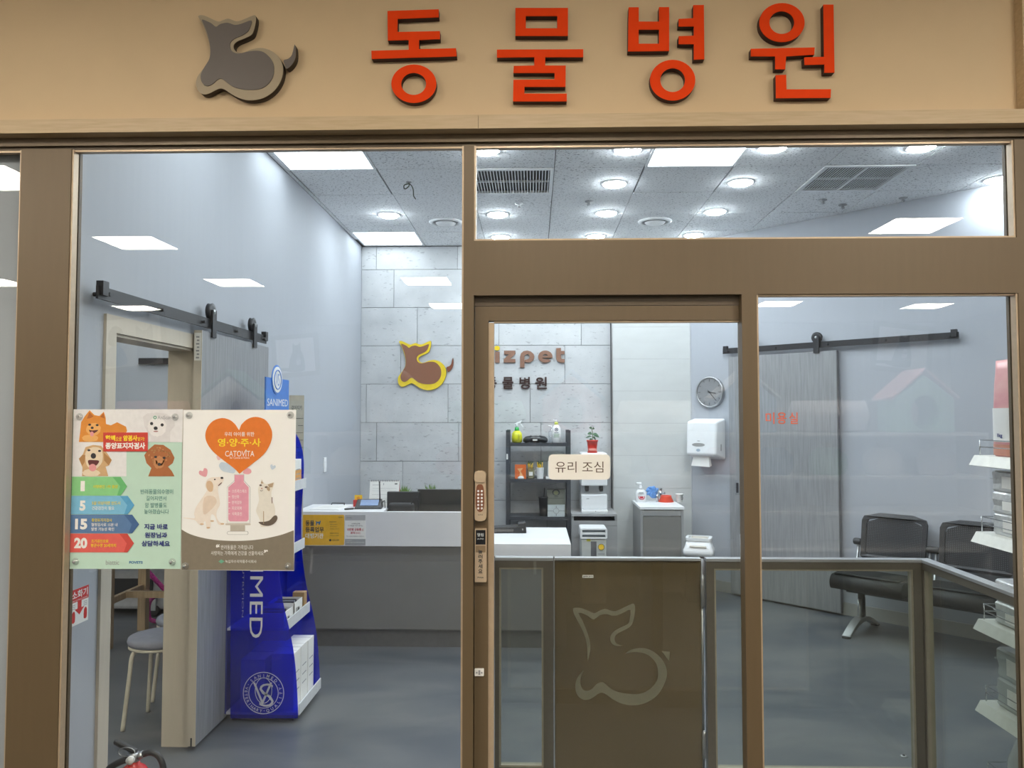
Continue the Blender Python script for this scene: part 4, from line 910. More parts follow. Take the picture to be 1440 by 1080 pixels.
MB().hexa([(-.06, -.035, .0225), (.07, -.035, .0225), (.07, .055, .0542), (-.06, .055, .0542), (-.06, -.036, .0235), (.07, -.036, .0235), (.07, .054, .0552), (-.06, .054, .0552)]).build('screen', mat('pad_screen', (.22, .30, .48), .15), t)
MB().tube([(.075, .06, .04), (.07, .07, .19)], .005, 8).build('stylus', M_black, t)
MB().tube(smoothpts([(.09, .05, .03), (.11, .04, .05), (.115, .02, .02), (.12, -.02, .005)], 4, False), .003, 6).build('cable', M_black, t)
MB().tube([(-.1, -.07, .006), (-.16, -.1, .006)], .006, 8).build('pen', M_black, t)
p = at_top(516, 706, zc1)
t = thing('card_holder', 'small yellow card in a red holder behind the signature pad', 'card holder', (p[0], 5.73, zc1))
bx('holder', M_red, t, -.035, -.02, 0, .035, .02, .05); bx('card', M_yellow, t, -.028, -.006, .02, .028, 0, .085)
MB().prism(ell(0, .062, .012, n=14), -.0068, -.006).build('mark', pr('mark_orange', (.75, .3, .02)), t)
p = onY(541, 715, 5.78)
t = thing('desk_calendar', 'white spiral desk calendar standing on the counter', 'calendar', (p.x, 5.78, zc1), .05)
for s, nm in ((1, 'page'), (-1, 'back_leaf')):
    MB().hexa([(-.11, -.06 * s, 0), (.11, -.06 * s, 0), (.11, -.057 * s, 0), (-.11, -.057 * s, 0), (-.11, -.003 * s, .185), (.11, -.003 * s, .185), (.11, 0, .185), (-.11, 0, .185)]).build(nm, M_paper if s == 1 else M_red, t)
for k in range(16): MB().tube([(-.1 + .0133 * k + .006 * math.cos(a) * 0, .008 * math.cos(a), .185 + .008 * math.sin(a)) for a in [2 * math.pi * i / 8 for i in range(9)]], .0012, 4).build('ring', M_dark, t)
def cal_line(u0, v0, u1, v1, m=M_greyprint):
    f = lambda v: -.06 + .057 * v / .185 - .0008
    MB().add([(u0, f(v0), v0), (u1, f(v0), v0), (u1, f(v1), v1), (u0, f(v1), v1)], [(0, 1, 2, 3)]).build('grid_print', m, t)
cal_line(-.09, .155, -.03, .158); cal_line(-.01, .155, -.005, .17); cal_line(.075, .16, .095, .168, M_dark); cal_line(-.09, .13, .09, .1315)
for k in range(4): cal_line(-.09, .03 + k * .028, .09, .0312 + k * .028)
# ---- screens and plants on the inner desk
t = thing('register_screen', 'black till screen seen from behind, left of the larger screen', 'monitor', (onY(566, 700, 5.62).x, 5.62, zd1))
w2 = (onY(589, 700, 5.62).x - onY(543, 700, 5.62).x) / 2; hz = onY(566, 692, 5.62).z - zd1
MB().hexa([(-w2 * .96, 0, hz - .24), (w2 * .96, 0, hz - .24), (w2 * .96, .03, hz - .24), (-w2 * .96, .03, hz - .24), (-w2, .03, hz), (w2, .03, hz), (w2, .06, hz), (-w2, .06, hz)]).build('casing', M_black, t, bevel=.006)
bx('rear_bulge', mat('soft_black', (.03, .03, .033), .6), t, -w2 * .8, -.05, hz - .22, w2 * .75, .01, hz - .075, bevel=.02, seg=3)
bx('foot', M_black, t, -w2 * .6, -.04, 0, w2 * .6, .08, .02); bx('neck', M_black, t, -.04, 0, .02, .04, .04, hz - .2)
MB().tube(smoothpts([(w2 * .6, -.05, hz - .08), (w2 * .95, -.06, hz - .03), (w2 * 1.05, -.04, hz - .12), (w2 * .9, -.04, hz - .25)], 4, False), .004, 6).build('cable', M_black, t)
t = thing('monitor', 'large dark monitor seen from behind beside the centre mullion', 'monitor', (onY(622, 700, 5.70).x, 5.70, zd1))
w2 = (onY(660, 700, 5.70).x - onY(590, 700, 5.70).x) / 2; hz = onY(622, 688, 5.70).z - zd1
bx('casing', mat('monitor_back', (.035, .033, .03), .3), t, -w2, 0, hz - .3, w2, .03, hz, bevel=.005)
bx('stand_neck', M_black, t, -.03, .0, .02, .03, .03, hz - .25); bx('foot', M_black, t, -.12, -.06, 0, .12, .12, .02)
t.scale = (1, .9, 1)
for k in range(7): bx('vent_slot', mat('slot_black', (.008, .008, .008), .7), t, -w2 * .1, -.001, hz - .09 - k * .012, w2 * .8, .0, hz - .085 - k * .012)
def grass(px, py, label):
    p = onY(px, py, 6.15); t = thing('desk_plant', label, 'plant', (p.x, 6.15, zd1)); R = random.Random(px); ht = p.z - zd1
    MB().lathe([(.035, 0), (.05, .12), (.052, .125), (.047, .125), (.001, .115)], n=20, caps=False).build('pot', M_white, t)
    MB().tube([(0, 0, .115), (0, 0, ht - .1)], .02, 8).build('stem', mat('grass_stem', (.08, .14, .03), .7), t)
    g = mat('grass_green', (.12, .24, .03), .6, var=.3, scale=80)
    for k in range(34):
        a = R.uniform(0, 6.28); ln = R.uniform(.06, .11); sp_ = R.uniform(.02, .07); wx = .004
        x, y = sp_ * math.cos(a), sp_ * math.sin(a); z0 = ht - .11
        MB().add([(-wx + x * .2, y * .2, z0), (wx + x * .2, y * .2, z0), (x * .7 + wx, y * .7, z0 + ln * .6), (x, y, z0 + ln), (x * .7 - wx, y * .7, z0 + ln * .6)], [(0, 1, 2, 3, 4)]).build('blade', g, t)
grass(568, 681, 'small tuft of green grass plant behind the till screen'); grass(607, 680, 'small tuft of green grass plant behind the large monitor')
p = onZ(714, 750, zd1)
t = thing('desk_stand', 'black elongated desk stand with raised end block on the lower desk', 'desk stand', (p.x, p.y + .05, zd1), .06)
MB().hexa([(-.25, -.05, 0), (.12, -.05, 0), (.12, .05, 0), (-.25, .05, 0), (-.25, -.04, .035), (.12, -.045, .055), (.12, .04, .06), (-.25, .04, .04)]).build('body', M_black, t, bevel=.004)
MB().hexa([(.06, -.05, 0), (.14, -.055, 0), (.14, .05, 0), (.06, .05, 0), (.08, -.04, .075), (.135, -.04, .08), (.13, .03, .085), (.08, .03, .08)]).build('end_block', M_black, t, bevel=.006)
bx('inlay', mat('smoke_inlay', (.12, .11, .10), .3), t, -.22, -.0498, .012, .04, -.0485, .03); bx('emblem', M_steel, t, .105, -.056, .03, .117, -.0525, .034); bx('emblem', M_steel, t, .109, -.056, .02, .113, -.0525, .031)
# ================================================================== back wall signage
M_yl = mat('emblem_yellow', (.80, .58, .02), .35); M_br = mat('emblem_brown', (.26, .115, .07), .18, var=.02); M_side = mat('emblem_side', (.05, .02, .015), .5)
dog_logo('wall_emblem', 'yellow edged brown sitting animal emblem on the stone tiled wall', Plane('y', YB - .02), lambda q: (559.4 + (q[0] - 108) * 68.1 / 825, 479.5 + (q[1] - 147) * 69 / 805), M_yl, M_br, mat('emblem_tail', (.22, .07, .04), .15), M_side, .02)
PB = Plane('y', YB - .02, (0, 0, 0)); S8 = lambda q: [(540 + x / 5.143, 460 + y / 5.143) for x, y in q]
def wall_letter(label, pieces, m, th=.02, dot=None):
    pts = [p for o, h in pieces for p in o]; w0 = [PB.at(*S8([p])[0]) for p in pts]
    org = Vector((sum(p.x for p in w0) / len(w0), YB - th, min(p.z for p in w0))); P = Plane('y', YB - .02, org)
    t = thing('wall_letter', label, 'letter', org, 0, 'letters on the stone tiled wall')
    for o, h in pieces:
        f = [P.uv(*q) for q in S8(o)]; hs = [[P.uv(*q) for q in S8(x)] for x in h]
        s = MB().prism(f, .003, th - .001, hs).build('letter_body', M_side, t); MB().prism(f, 0, .003, hs).build('letter_face', dot if dot and o is pieces[-1][0] and len(pieces) > 1 else m, s)
M_brl = mat('letter_brown', (.26, .135, .09), .4)
wall_letter('brown letter i with a yellow dot, first of the Latin wall letters', [(rect(803, 178, 836, 257), []), (ell(818, 152, 20, 17, 20), [])], M_brl, dot=M_yl)
wall_letter('brown letter z, second of the Latin wall letters', [([(868, 170), (950, 170), (950, 192), (912, 230), (950, 230), (950, 256), (865, 256), (865, 234), (903, 197), (868, 197)], [])], M_brl)
wall_letter('brown letter p, third of the Latin wall letters', [([(984, 292), (984, 215), (990, 190), (1010, 173), (1036, 169), (1062, 176), (1082, 194), (1088, 214), (1080, 238), (1062, 252), (1038, 256), (1018, 252), (1018, 236), (1036, 234), (1050, 226), (1055, 213), (1048, 200), (1035, 195), (1021, 200), (1016, 213), (1016, 292)], [])], M_brl)
wall_letter('brown letter e, fourth of the Latin wall letters', [([(1219, 222)] + ell(1167, 213, 52, 44, 26, 0, -math.radians(318)) + [(1186, 229), (1176, 233), (1162, 233), (1150, 228), (1146, 222)], [[(1147, 208), (1154, 199), (1167, 195), (1180, 199), (1187, 208)]])], M_brl)
wall_letter('brown letter t, last of the Latin wall letters', [([(1246, 152), (1280, 150), (1280, 172), (1305, 172), (1305, 196), (1280, 196), (1280, 222), (1286, 230), (1306, 231), (1306, 256), (1280, 257), (1256, 248), (1246, 230)], [])], M_brl)
for k, (ch, x0, x1, lb) in enumerate((('동', 770, 815, 'first'), ('물', 856, 936, 'second'), ('병', 980, 1055, 'third'), ('원', 1093, 1178, 'last'))):
    if k == 0: x0 = 735
    P = Plane('y', YB - .014, onY(540 + (x0 + x1) / 2 / 5.143, 547, YB - .014))
    t = thing('wall_letter', 'small dark raised Hangul letter on the tiled wall, ' + lb + ' of the row', 'letter', P.org, 0, 'small dark letters on the stone tiled wall')
    lettering(ch, mat('letter_dark', (.045, .022, .022), .3), t, (540 + x0 / 5.143, 530, 540 + x1 / 5.143, 547), P=P, layer=0, bold=.018, depth=.013, name='letter_body')
# ================================================================== black rack with bottles
YR = 7.16
rx0, rx1 = onY(714, 660, YR).x, onY(800, 660, YR).x; rz = [onY(755, y, YR).z for y in (623, 674, 727)]; rtop = onY(714, 605, YR).z
rk = thing('shelf_rack', 'black metal rack against the stone tiled wall', 'rack', ((rx0 + rx1) / 2, YR, 0)); hw = (rx1 - rx0) / 2
for sx in (-hw - .017, hw - .017):
    for sy in (0, .28): bx('post', mat('rack_grey', (.065, .07, .08), .45, .3), rk, sx, sy, 0, sx + .034, sy + .03, rtop)
for z in rz + [.3, .06]: bx('shelf', MATS['rack_grey'], rk, -hw + .017, .005, z - .03, hw - .017, .305, z)
bx('tag', M_paper, rk, -hw - .012, -.002, rtop - .27, -hw + .002, 0, rtop - .22)
def rack_item(name, label, cat, px, lv, dy=.08): return thing(name, label, cat, (onY(px, 700, YR + dy).x, YR + dy, rz[lv]))
t = rack_item('spray_bottle', 'yellow spray bottle with green collar and white trigger on the rack', 'spray bottle', 727, 0)
MB().lathe([(.03, 0), (.046, .005), (.052, .04), (.047, .085), (.034, .105), (.022, .113)], n=24).build('bottle', mat('spray_yellow', (.62, .62, .02), .2), t)
MB().lathe([(.022, .113), (.019, .14), (.017, .145)], n=20).build('collar', mat('spray_green', (.05, .48, .12), .3), t)
MB().lathe([(.014, .145), (.012, .175), (.01, .178)], n=16).build('neck', M_white, t)
MB().hexa([(-.03, -.01, .172), (.035, -.01, .180), (.035, .01, .180), (-.03, .01, .172), (-.012, -.01, .186), (.05, -.01, .212), (.05, .01, .212), (-.012, .01, .186)]).build('trigger_head', M_white, t, bevel=.003)
MB().hexa([(.028, -.006, .178), (.04, -.006, .182), (.04, .006, .182), (.028, .006, .178), (.055, -.006, .145), (.062, -.006, .15), (.062, .006, .15), (.055, .006, .145)]).build('trigger', M_white, t)
for k in range(4): bx('scale_mark', M_dark, t, .014, -.0525, .03 + k * .014, .022, -.047, .034 + k * .014)
t = rack_item('pouch', 'flat black pouch with a white mark on the rack top', 'pouch', 753, 0)
MB().loft([[(.118 * s * math.copysign(abs(math.cos(a)) ** .7, math.cos(a)), .07 * s * math.sin(a), z + .008 * math.sin(3 * a)) for a in [2 * math.pi * i / 28 for i in range(28)]] for z, s in ((.008, .85), (.016, 1), (.035, .98), (.052, .8), (.060, .4))]).build('pouch_body', mat('shiny_black', (.015, .015, .017), .3), t)
bx('mark', M_paper, t, -.025, -.0716, .022, .018, -.0696, .034)
t = rack_item('pump_bottle', 'white lotion pump bottle with yellow collar on the rack', 'bottle', 782.5, 0)
MB().lathe([(.038, 0), (.043, .006), (.044, .11), (.041, .135), (.026, .16), (.017, .168)], n=24).build('bottle', M_white, t)
MB().lathe([(.018, .168), (.017, .19), (.012, .194)], n=18).build('collar', mat('collar_yellow', (.62, .66, .12), .3), t)
MB().tube([(0, 0, .19), (0, 0, .208), (-.03, 0, .212)], [.006, .007, .005], 8).build('pump', M_white, t)
MB().prism(ell(0, .125, .017, n=20), -.0445, -.0435, [ell(0, .125, .011, n=16)]).build('round_mark', pr('mark_slate', (.10, .13, .17)), t); MB().prism(ell(0, .125, .007, n=12), -.0445, -.0435).build('round_mark', MATS['mark_slate'], t)
for k, w_ in enumerate((.02, .028, .024, .026)): bx('print_line', MATS['mark_slate'] if k == 0 else pr('line_green', (.3, .45, .3)), t, -w_, -.0452, .092 - k * .013, w_, -.0443, .097 - k * .013)
t = rack_item('soap_pump', 'clear plastic pump bottle beside the white lotion bottle', 'bottle', 775.5, 0, .14)
MB().lathe([(.025, 0), (.028, .004), (.028, .1), (.012, .115), (.012, .13)], n=20).build('bottle', sheet_glass('clear_plastic', (.9, .92, .94), .06, (.7, .72, .75), .25), t)
MB().tube([(0, 0, .13), (0, 0, .155), (-.028, 0, .155)], .007, 8).build('pump', M_white, t)
t = rack_item('carton', 'orange carton with a pale zigzag print on the middle rack shelf', 'box', 732, 1)
bx('box_body', mat('carton_orange', (.72, .15, .025), .5), t, -.052, -.03, 0, .052, .03, .13)
MB().prism([(-.03, .095), (.025, .1), (.0, .07), (.03, .02), (-.01, .02), (-.005, .06)], -.0312, -.0302).build('print', pr('carton_peach', (.85, .45, .2)), t)
t = rack_item('mouse', 'small white mouse lying before the orange carton', 'computer mouse', 732.5, 1, .03)
MB().loft([[(.03 * s * math.cos(a), .018 * s * math.sin(a), z) for a in [2 * math.pi * i / 20 for i in range(20)]] for z, s in ((.0, .9), (.008, 1), (.02, .85), (.028, .4))]).build('shell', M_white, t); bx('wheel', M_dark, t, -.022, -.006, .017, -.008, .006, .0235)
def sticks(t, n, z, seed, c1='tip_green'):
    R = random.Random(seed); ms = mat('stick_yellow', (.78, .50, .02), .5); mg = mat(c1, (.05, .12, .04), .5)
    for k in range(n):
        x, y, ln = R.uniform(-.026, .026), R.uniform(-.015, .015), R.uniform(.03, .055)
        s = MB().tube([(x * .8, y, z - .02), (x, y, z + ln)], .0045, 6).build('stick', ms, t); MB().tube([(x, y, z + ln), (x, y, z + ln + .012)], .0055, 6).build('tip', mg, s)
t = rack_item('stick_jar', 'glass jar of yellow sticks on the middle rack shelf', 'jar', 746.5, 1)
MB().lathe([(.032, 0), (.035, .004), (.035, .085), (.028, .1), (.03, .108)], n=22, caps=False).build('glass', sheet_glass('jar_glass', (.80, .80, .72), .06, (.45, .42, .25), .3), t)
bx('jar_filling', mat('jar_filling', (.30, .26, .10), .7, var=.4, scale=120), t, -.025, -.02, .004, .025, .02, .08); bx('label', M_paper, t, -.018, -.0365, .03, .018, -.0352, .065); sticks(t, 7, .1, 3)
t = rack_item('stick_cup', 'white cup of yellow sticks on the middle rack shelf', 'cup', 759.5, 1)
MB().lathe([(.030, 0), (.036, .1), (.037, .104), (.033, .104), (.028, .02), (.001, .02)], n=22, caps=False).build('cup', M_white, t)
MB().tube(smoothpts([(-.034, 0, .08), (-.05, 0, .07), (-.05, 0, .045), (-.032, 0, .035)], 4, False), .004, 6).build('handle', M_white, t); sticks(t, 8, .1, 5)
t = rack_item('small_appliance', 'white appliance with dark print half hidden by the caution sticker', 'box', 781, 1)
bx('tray', M_white, t, -.09, -.055, 0, .09, .06, .018, bevel=.004); bx('housing', M_white, t, -.07, -.03, .018, .08, .05, .17, bevel=.012); bx('panel', M_greyprint, t, -.05, -.032, .04, -.03, -.030, .08); bx('panel', M_dark, t, -.062, -.0325, .03, -.055, -.030, .09)
t = rack_item('tumbler', 'tall black tumbler with a straw on the lower rack shelf', 'tumbler', 764, 2)
MB().lathe([(.032, 0), (.034, .004), (.043, .165), (.046, .168), (.046, .178), (.001, .178)], n=24, caps=False).build('cup', M_black, t); MB().tube([(.005, 0, .17), (.012, 0, .26)], .004, 8).build('straw', M_black, t)
t = rack_item('gift_box', 'olive box with a round black seal, upper of the two boxes beside the tumbler', 'box', 782, 2, .16)
bx('box_body', mat('box_olive', (.25, .26, .22), .5), t, -.085, -.04, 0, .085, .05, .24); MB().prism(ell(-.002, .215, .035, .03, 24), -.0415, -.0402, [ell(-.002, .212, .027, .023, 20)]).build('seal', M_dark, t)
MB().prism(ell(-.002, .21, .020, .018, 16), -.0415, -.0402).build('seal_centre', pr('seal_olive', (.35, .35, .18)), t); bx('print_line', M_dark, t, -.018, -.0415, .172, .018, -.0402, .176); bx('print_line', M_dark, t, -.07, -.0415, .158, .07, -.0402, .161)
t = rack_item('cosmetic_box', 'pale silver box with a circle emblem, lower of the two boxes beside the tumbler', 'box', 782, 2, .06)
bx('box_body', mat('box_silver', (.52, .57, .58), .35), t, -.08, -.03, 0, .08, .03, .105); MB().prism(ell(0, .053, .026, n=24), -.0312, -.0302, [ell(0, .053, .024, n=24)]).build('ring_print', M_dark, t)
bx('line_print', M_dark, t, -.08, -.0312, .052, -.026, -.0302, .0545); bx('line_print', M_dark, t, .026, -.0312, .052, .08, -.0302, .0545); bx('line_print', M_dark, t, -.002, -.0312, .08, .002, -.0302, .1); bx('line_print', M_dark, t, -.002, -.0312, .006, .002, -.0302, .028)
# ================================================================== water dispenser, cabinets, basin
YK = 7.02
cx0, cx1 = onY(804, 760, YK).x, onY(868, 760, YK).x; ck = onY(836, 723, YK).z
cb = thing('cabinet', 'grey cabinet with open top slot under the water dispenser', 'cabinet', ((cx0 + cx1) / 2, YK, 0)); hw = (cx1 - cx0) / 2
bx('side_panel', M_grey, cb, -hw, .012, 0, -hw + .02, .48, ck - .022); bx('side_panel', M_grey, cb, hw - .02, .012, 0, hw, .48, ck - .022)
bx('cabinet_top', M_grey, cb, -hw, 0, ck - .02, hw, .48, ck); bx('back_panel', M_grey, cb, -hw + .02, .46, .05, hw - .02, .48, ck - .02)
bx('cabinet_door', M_grey, cb, -hw, 0, .06, hw, .012, ck - .105); bx('drawer_front', M_grey, cb, -hw, 0, ck - .102, hw, .012, ck - .06); bx('slot_floor', M_dark, cb, -hw + .02, .02, ck - .075, hw - .02, .44, ck - .065)
bx('plinth', M_dark, cb, -hw + .01, .03, 0, hw - .01, .04, .06)
YWd = YK + .14
wdp = thing('water_dispenser', 'white countertop water dispenser on the grey cabinet', 'water dispenser', (onY(835.5, 700, YWd).x, YWd, ck)); hw = (onY(854, 700, YWd).x - onY(817.5, 700, YWd).x) / 2
hd = onY(835, 637, YWd).z - ck; zs = onY(835, 686, YWd).z - ck
bx('base', M_white, wdp, -hw, -.06, 0, hw, .27, .03, bevel=.006); bx('lower_body', M_white, wdp, -hw, -.02, .03, hw, .27, zs - .06, bevel=.008)
bx('back_body', mat('dispenser_grey', (.55, .57, .59), .35), wdp, -hw, .08, zs - .06, hw, .27, zs + .02); bx('head', M_white, wdp, -hw, -.03, zs + .02, hw, .27, hd, bevel=.012)
for s in (-1, 1): MB().lathe([(.012, -.02), (.02, .0), (.02, .035)], (s * hw * .55, .02, zs - .015), 14).build('tap', M_black, wdp); bx('lever', M_black, wdp, s * hw * .55 - .016, -.012, zs - .03, s * hw * .55 + .016, .01, zs - .005)
bx('drip_tray', mat('dispenser_grey', (.55, .57, .59), .35), wdp, -hw * .9, -.055, .03, hw * .9, -.021, .036); bx('drip_slot', M_dark, wdp, .005, -.0612, .012, .012, -.0598, .018); bx('logo_print', M_greyprint, wdp, -hw * .6, -.0212, zs * .55, -hw * .4, -.0196, zs * .55 + .006)
p = onY(833, 637, YWd + .05)
t = thing('potted_plant', 'green leafed seedling in a red pot on the water dispenser', 'plant', (p.x, YWd + .05, ck + hd))
MB().lathe([(.042, 0), (.046, .003), (.046, .014), (.040, .016), (.050, .105), (.054, .106), (.054, .118), (.047, .118), (.045, .1), (.001, .098)], n=24, caps=False).build('pot', mat('pot_red', (.60, .04, .025), .35), t)
MB().lathe([(.046, .098), (.001, .104)], n=20, caps=False).build('soil', mat('soil', (.05, .03, .02), .9), t); bx('pot_label', pr('pot_pink', (.75, .3, .25)), t, -.034, -.0462, .022, .034, -.0442, .042)
MB().tube(smoothpts([(0, 0, .1), (.004, 0, .17), (-.004, 0, .215)], 4, False), .004, 6).build('stem', mat('stem_green', (.10, .16, .05), .6), t)
def leaf(t, base, tip, wd, m, sag=.01):
    b_, e_ = Vector(base), Vector(tip); d = e_ - b_; s_ = d.cross(Vector((0, -1, .3))).normalized() * wd
    B = MB(); V = [b_, b_ + d * .35 + s_ + Vector((0, 0, sag)), b_ + d * .7 + s_ * .8 + Vector((0, 0, sag * .6)), e_, b_ + d * .7 - s_ * .8 + Vector((0, 0, sag * .6)), b_ + d * .35 - s_ + Vector((0, 0, sag)), b_ + d * .5 + Vector((0, -.004, sag * .3))]
    B.add(V, [(0, 1, 6), (1, 2, 6), (2, 3, 6), (3, 4, 6), (4, 5, 6), (5, 0, 6)]).build('leaf', m, t)
lg = mat('leaf_green', (.055, .14, .065), .5, var=.2, scale=60)
for b_, e_, w_ in (((0, 0, .215), (-.03, -.01, .235), .012), ((0, 0, .215), (.02, -.02, .225), .012), ((.003, 0, .17), (-.048, -.01, .175), .016), ((.003, 0, .175), (.065, -.01, .14), .017), ((.003, 0, .172), (.02, -.04, .165), .015), ((0, 0, .15), (-.066, 0, .135), .008), ((0, 0, .11), (-.03, -.02, .125), .012), ((.003, 0, .15), (.035, .0, .112), .01)):
    leaf(t, b_, e_, w_, lg)
YT = 6.72
t = thing('pedal_bin', 'slim grey bin with white handle frame and yellow sticker before the cabinet', 'bin', (onY(835, 760, YT).x, YT, 0)); hw = (onY(854, 760, YT).x - onY(816, 760, YT).x) / 2; zt_ = onY(835, 743, YT).z
bx('body', mat('bin_grey', (.50, .52, .50), .4), t, -hw * .92, 0, 0, hw * .92, .25, zt_ - .10, bevel=.008); bx('dark_stripe', mat('bin_stripe', (.12, .12, .13), .5), t, -hw * .22, -.002, .1, hw * .2, .0, zt_ - .11)
bx('print_band', pr('band_pale', (.62, .63, .58)), t, -hw * .9, -.003, zt_ - .112, hw * .9, .0, zt_ - .095); bx('yellow_tag', pr('tag_olive', (.55, .52, .03)), t, -hw * .52, -.004, zt_ - .112, -hw * .25, -.003, zt_ - .088)
MB().prism(rrect(-hw, zt_ - .088, hw, zt_, .015), -.015, .24, [rrect(-hw * .86, zt_ - .034, hw * .86, zt_ - .012, .005), rrect(-hw * .86, zt_ - .076, hw * .86, zt_ - .052, .005)]).build('handle_frame', M_white, t)
bx('recess', mat('recess_slate', (.20, .24, .28), .5), t, -hw * .9, .02, zt_ - .08, hw * .9, .03, zt_ - .008)
MB().prism(ell(hw * .55, zt_ - .16, .028, n=20), -.004, 0).build('round_sticker', M_dark, t); MB().prism(ell(hw * .55, zt_ - .16, .024, n=20), -.005, -.004).build('round_sticker', M_yellow, t); bx('print_line', M_greyprint, t, hw * .3, -.001, zt_ - .225, hw * .8, 0, zt_ - .215)
YS2 = 6.90
sx0, sx1 = onY(900, 716, YS2).x, onY(962.5, 716, YS2).x; sz = onY(930, 713, YS2).z
t = thing('wash_basin', 'small grey vanity unit with white basin top by the beige tiles', 'washbasin', ((sx0 + sx1) / 2, YS2, 0)); hw = (sx1 - sx0) / 2; dp = YW - YS2 - .005
bx('side_panel', M_grey, t, -hw + .006, .012, 0, -hw + .026, dp, sz - .022); bx('side_panel', M_grey, t, hw - .026, .012, 0, hw - .006, dp, sz - .022)
bx('door', mat('vanity_door', (.20, .195, .185), .3), t, -hw + .028, .012, .06, hw - .028, .028, sz - .085); bx('drawer_strip', M_grey, t, -hw + .028, .012, sz - .08, hw - .028, .026, sz - .03)
b = MB().prism(rect(-hw, 0, hw, dp), sz - .022, sz, [rrect(-hw + .05, .06, hw - .05, dp - .2, .05)], axes='xy').build('basin_top', M_white, t)
MB().loft([[(x, y, z) for x, y in rrect(-hw + .05 + i, .06 + i, hw - .05 - i, dp - .2 - i, .05)] for z, i in ((sz - .002, 0), (sz - .05, .02), (sz - .07, .06))]).build('bowl', M_white, t)
MB().lathe([(.016, 0), (.014, .004), (.001, .004)], (.0, dp - .21, sz - .012), 16, caps=False).build('overflow_cap', M_dark, t)
MB().tube([(.06, dp - .08, sz), (.06, dp - .08, sz + .11)], .016, 12).build('faucet_body', M_chrome, t); MB().tube([(.06, dp - .08, sz + .07), (.085, dp - .16, sz + .085)], .010, 10).build('spout', M_chrome, t); bx('lever', M_chrome, t, .05, dp - .1, sz + .11, .075, dp - .04, sz + .125)
def on_basin(name, label, cat, px, dy): return thing(name, label, cat, (onY(px, 700, YS2 + dy).x, YS2 + dy, sz))
t = on_basin('soap_bottle', 'white foaming soap bottle on the basin top', 'bottle', 901, .40)
MB().lathe([(.045, 0), (.05, .005), (.052, .06), (.05, .09), (.035, .112), (.022, .12)], n=24, sy=.6).build('bottle', M_white, t); MB().lathe([(.02, .118), (.019, .138), (.011, .142), (.01, .165)], n=16).build('collar', M_white, t)
MB().tube([(0, 0, .16), (0, 0, .172), (-.04, -.01, .174)], [.014, .016, .010], 8).build('pump', M_white, t)
MB().prism(ell(.005, .05, .03, .028, 24, math.pi * .9, math.pi * 2.1) + ell(.005, .05, .024, .022, 24, math.pi * .9, math.pi * 2.1)[::-1], -.0335, -.0315).build('print', MATS['print_red'], t); bx('print', MATS['print_red'], t, -.012, -.0335, .035, .02, -.031, .055); bx('print', M_greyprint, t, -.022, -.0335, .085, .022, -.0305, .092); bx('print', M_greyprint, t, -.03, -.0335, .075, .03, -.031, .079)
t = on_basin('glove', 'blue rubber glove hung over the basin faucet', 'glove', 919, .42); t.scale = (1.35, 1, 1.15)
bg = mat('glove_blue', (.12, .30, .66), .45, var=.2, scale=50)
MB().loft([[(.03 * s * math.cos(a) * (1 + .18 * math.sin(5 * a)) + ox_, .014 * s * math.sin(a) - .012, z) for a in [2 * math.pi * i / 24 for i in range(24)]] for z, s, ox_ in ((.03, .4, .0), (.055, .9, -.004), (.085, 1.15, -.01), (.11, 1.0, -.014), (.125, .5, -.014))]).build('cuff', bg, t)
for a in (20, 65, 110, 155, 200, 245): MB().tube(smoothpts([(-.01, -.03, .085), (-.01 + .03 * math.cos(math.radians(a)), -.036, .085 + .03 * math.sin(math.radians(a))), (-.01 + .045 * math.cos(math.radians(a + 18)), -.03, .085 + .045 * math.sin(math.radians(a + 18)))], 3, False), [.007, .009, .010, .010, .009, .008, .005], 8).build('finger', bg, t)
MB().tube([(.025, -.01, 0), (.025, -.01, .07)], .008, 8).build('hook', M_chrome, t)
t = on_basin('bowl', 'upturned red pet bowl on the basin top', 'bowl', 936.5, .42)
MB().lathe([(.068, 0), (.07, .006), (.05, .05), (.052, .058), (.046, .06), (.043, .05), (.001, .046)], n=28, caps=False).build('bowl_shell', mat('bowl_red', (.72, .07, .035), .3), t); MB().lathe([(.070, .0), (.074, .003), (.070, .008)], n=28, caps=False).build('rim', MATS['bowl_red'], t)
t = on_basin('paper_cup', 'white paper cup with a dark ring print on the basin top', 'cup', 955.5, .40)
MB().lathe([(.024, 0), (.034, .072), (.0365, .073), (.0365, .077), (.032, .076), (.022, .006), (.001, .006)], n=24, caps=False).build('cup', M_paper, t); MB().prism(ell(.018, .038, .012, .016, 16), -.0262, -.0245, [ell(.018, .038, .008, .012, 14)]).build('print', M_dark, t)
# swing lid bin
p = onY(983, 770, 6.85); zl = onY(983, 757, 6.85).z
t = thing('waste_bin', 'waste bin with a beige and white swing lid beside the basin', 'bin', (p.x, 6.85, 0), -.3)
MB().loft([[(x * s, y * s, z) for x, y in rrect(-.125, -.10, .125, .10, .03)] for z, s in ((0, .82), (zl - .13, .96))]).build('bin_body', mat('bin_dark', (.10, .085, .08), .35), t)
MB().loft([[(x * s, y * s, z) for x, y in rrect(-.128, -.105, .128, .105, .03)] for z, s in ((zl - .14, 1.0), (zl - .11, 1.02), (zl - .09, 1.0), (zl - .07, .9), (zl - .01, .8))]).build('lid', M_white, t)
MB().hexa([(-.075, -.104, zl - .07), (.075, -.104, zl - .07), (.075, .075, zl - .004), (-.075, .075, zl - .004), (-.07, -.106, zl - .055), (.07, -.106, zl - .055), (.06, .06, zl + .012), (-.06, .06, zl + .012)]).build('flap', mat('flap_beige', (.52, .48, .42), .4), t, bevel=.006)
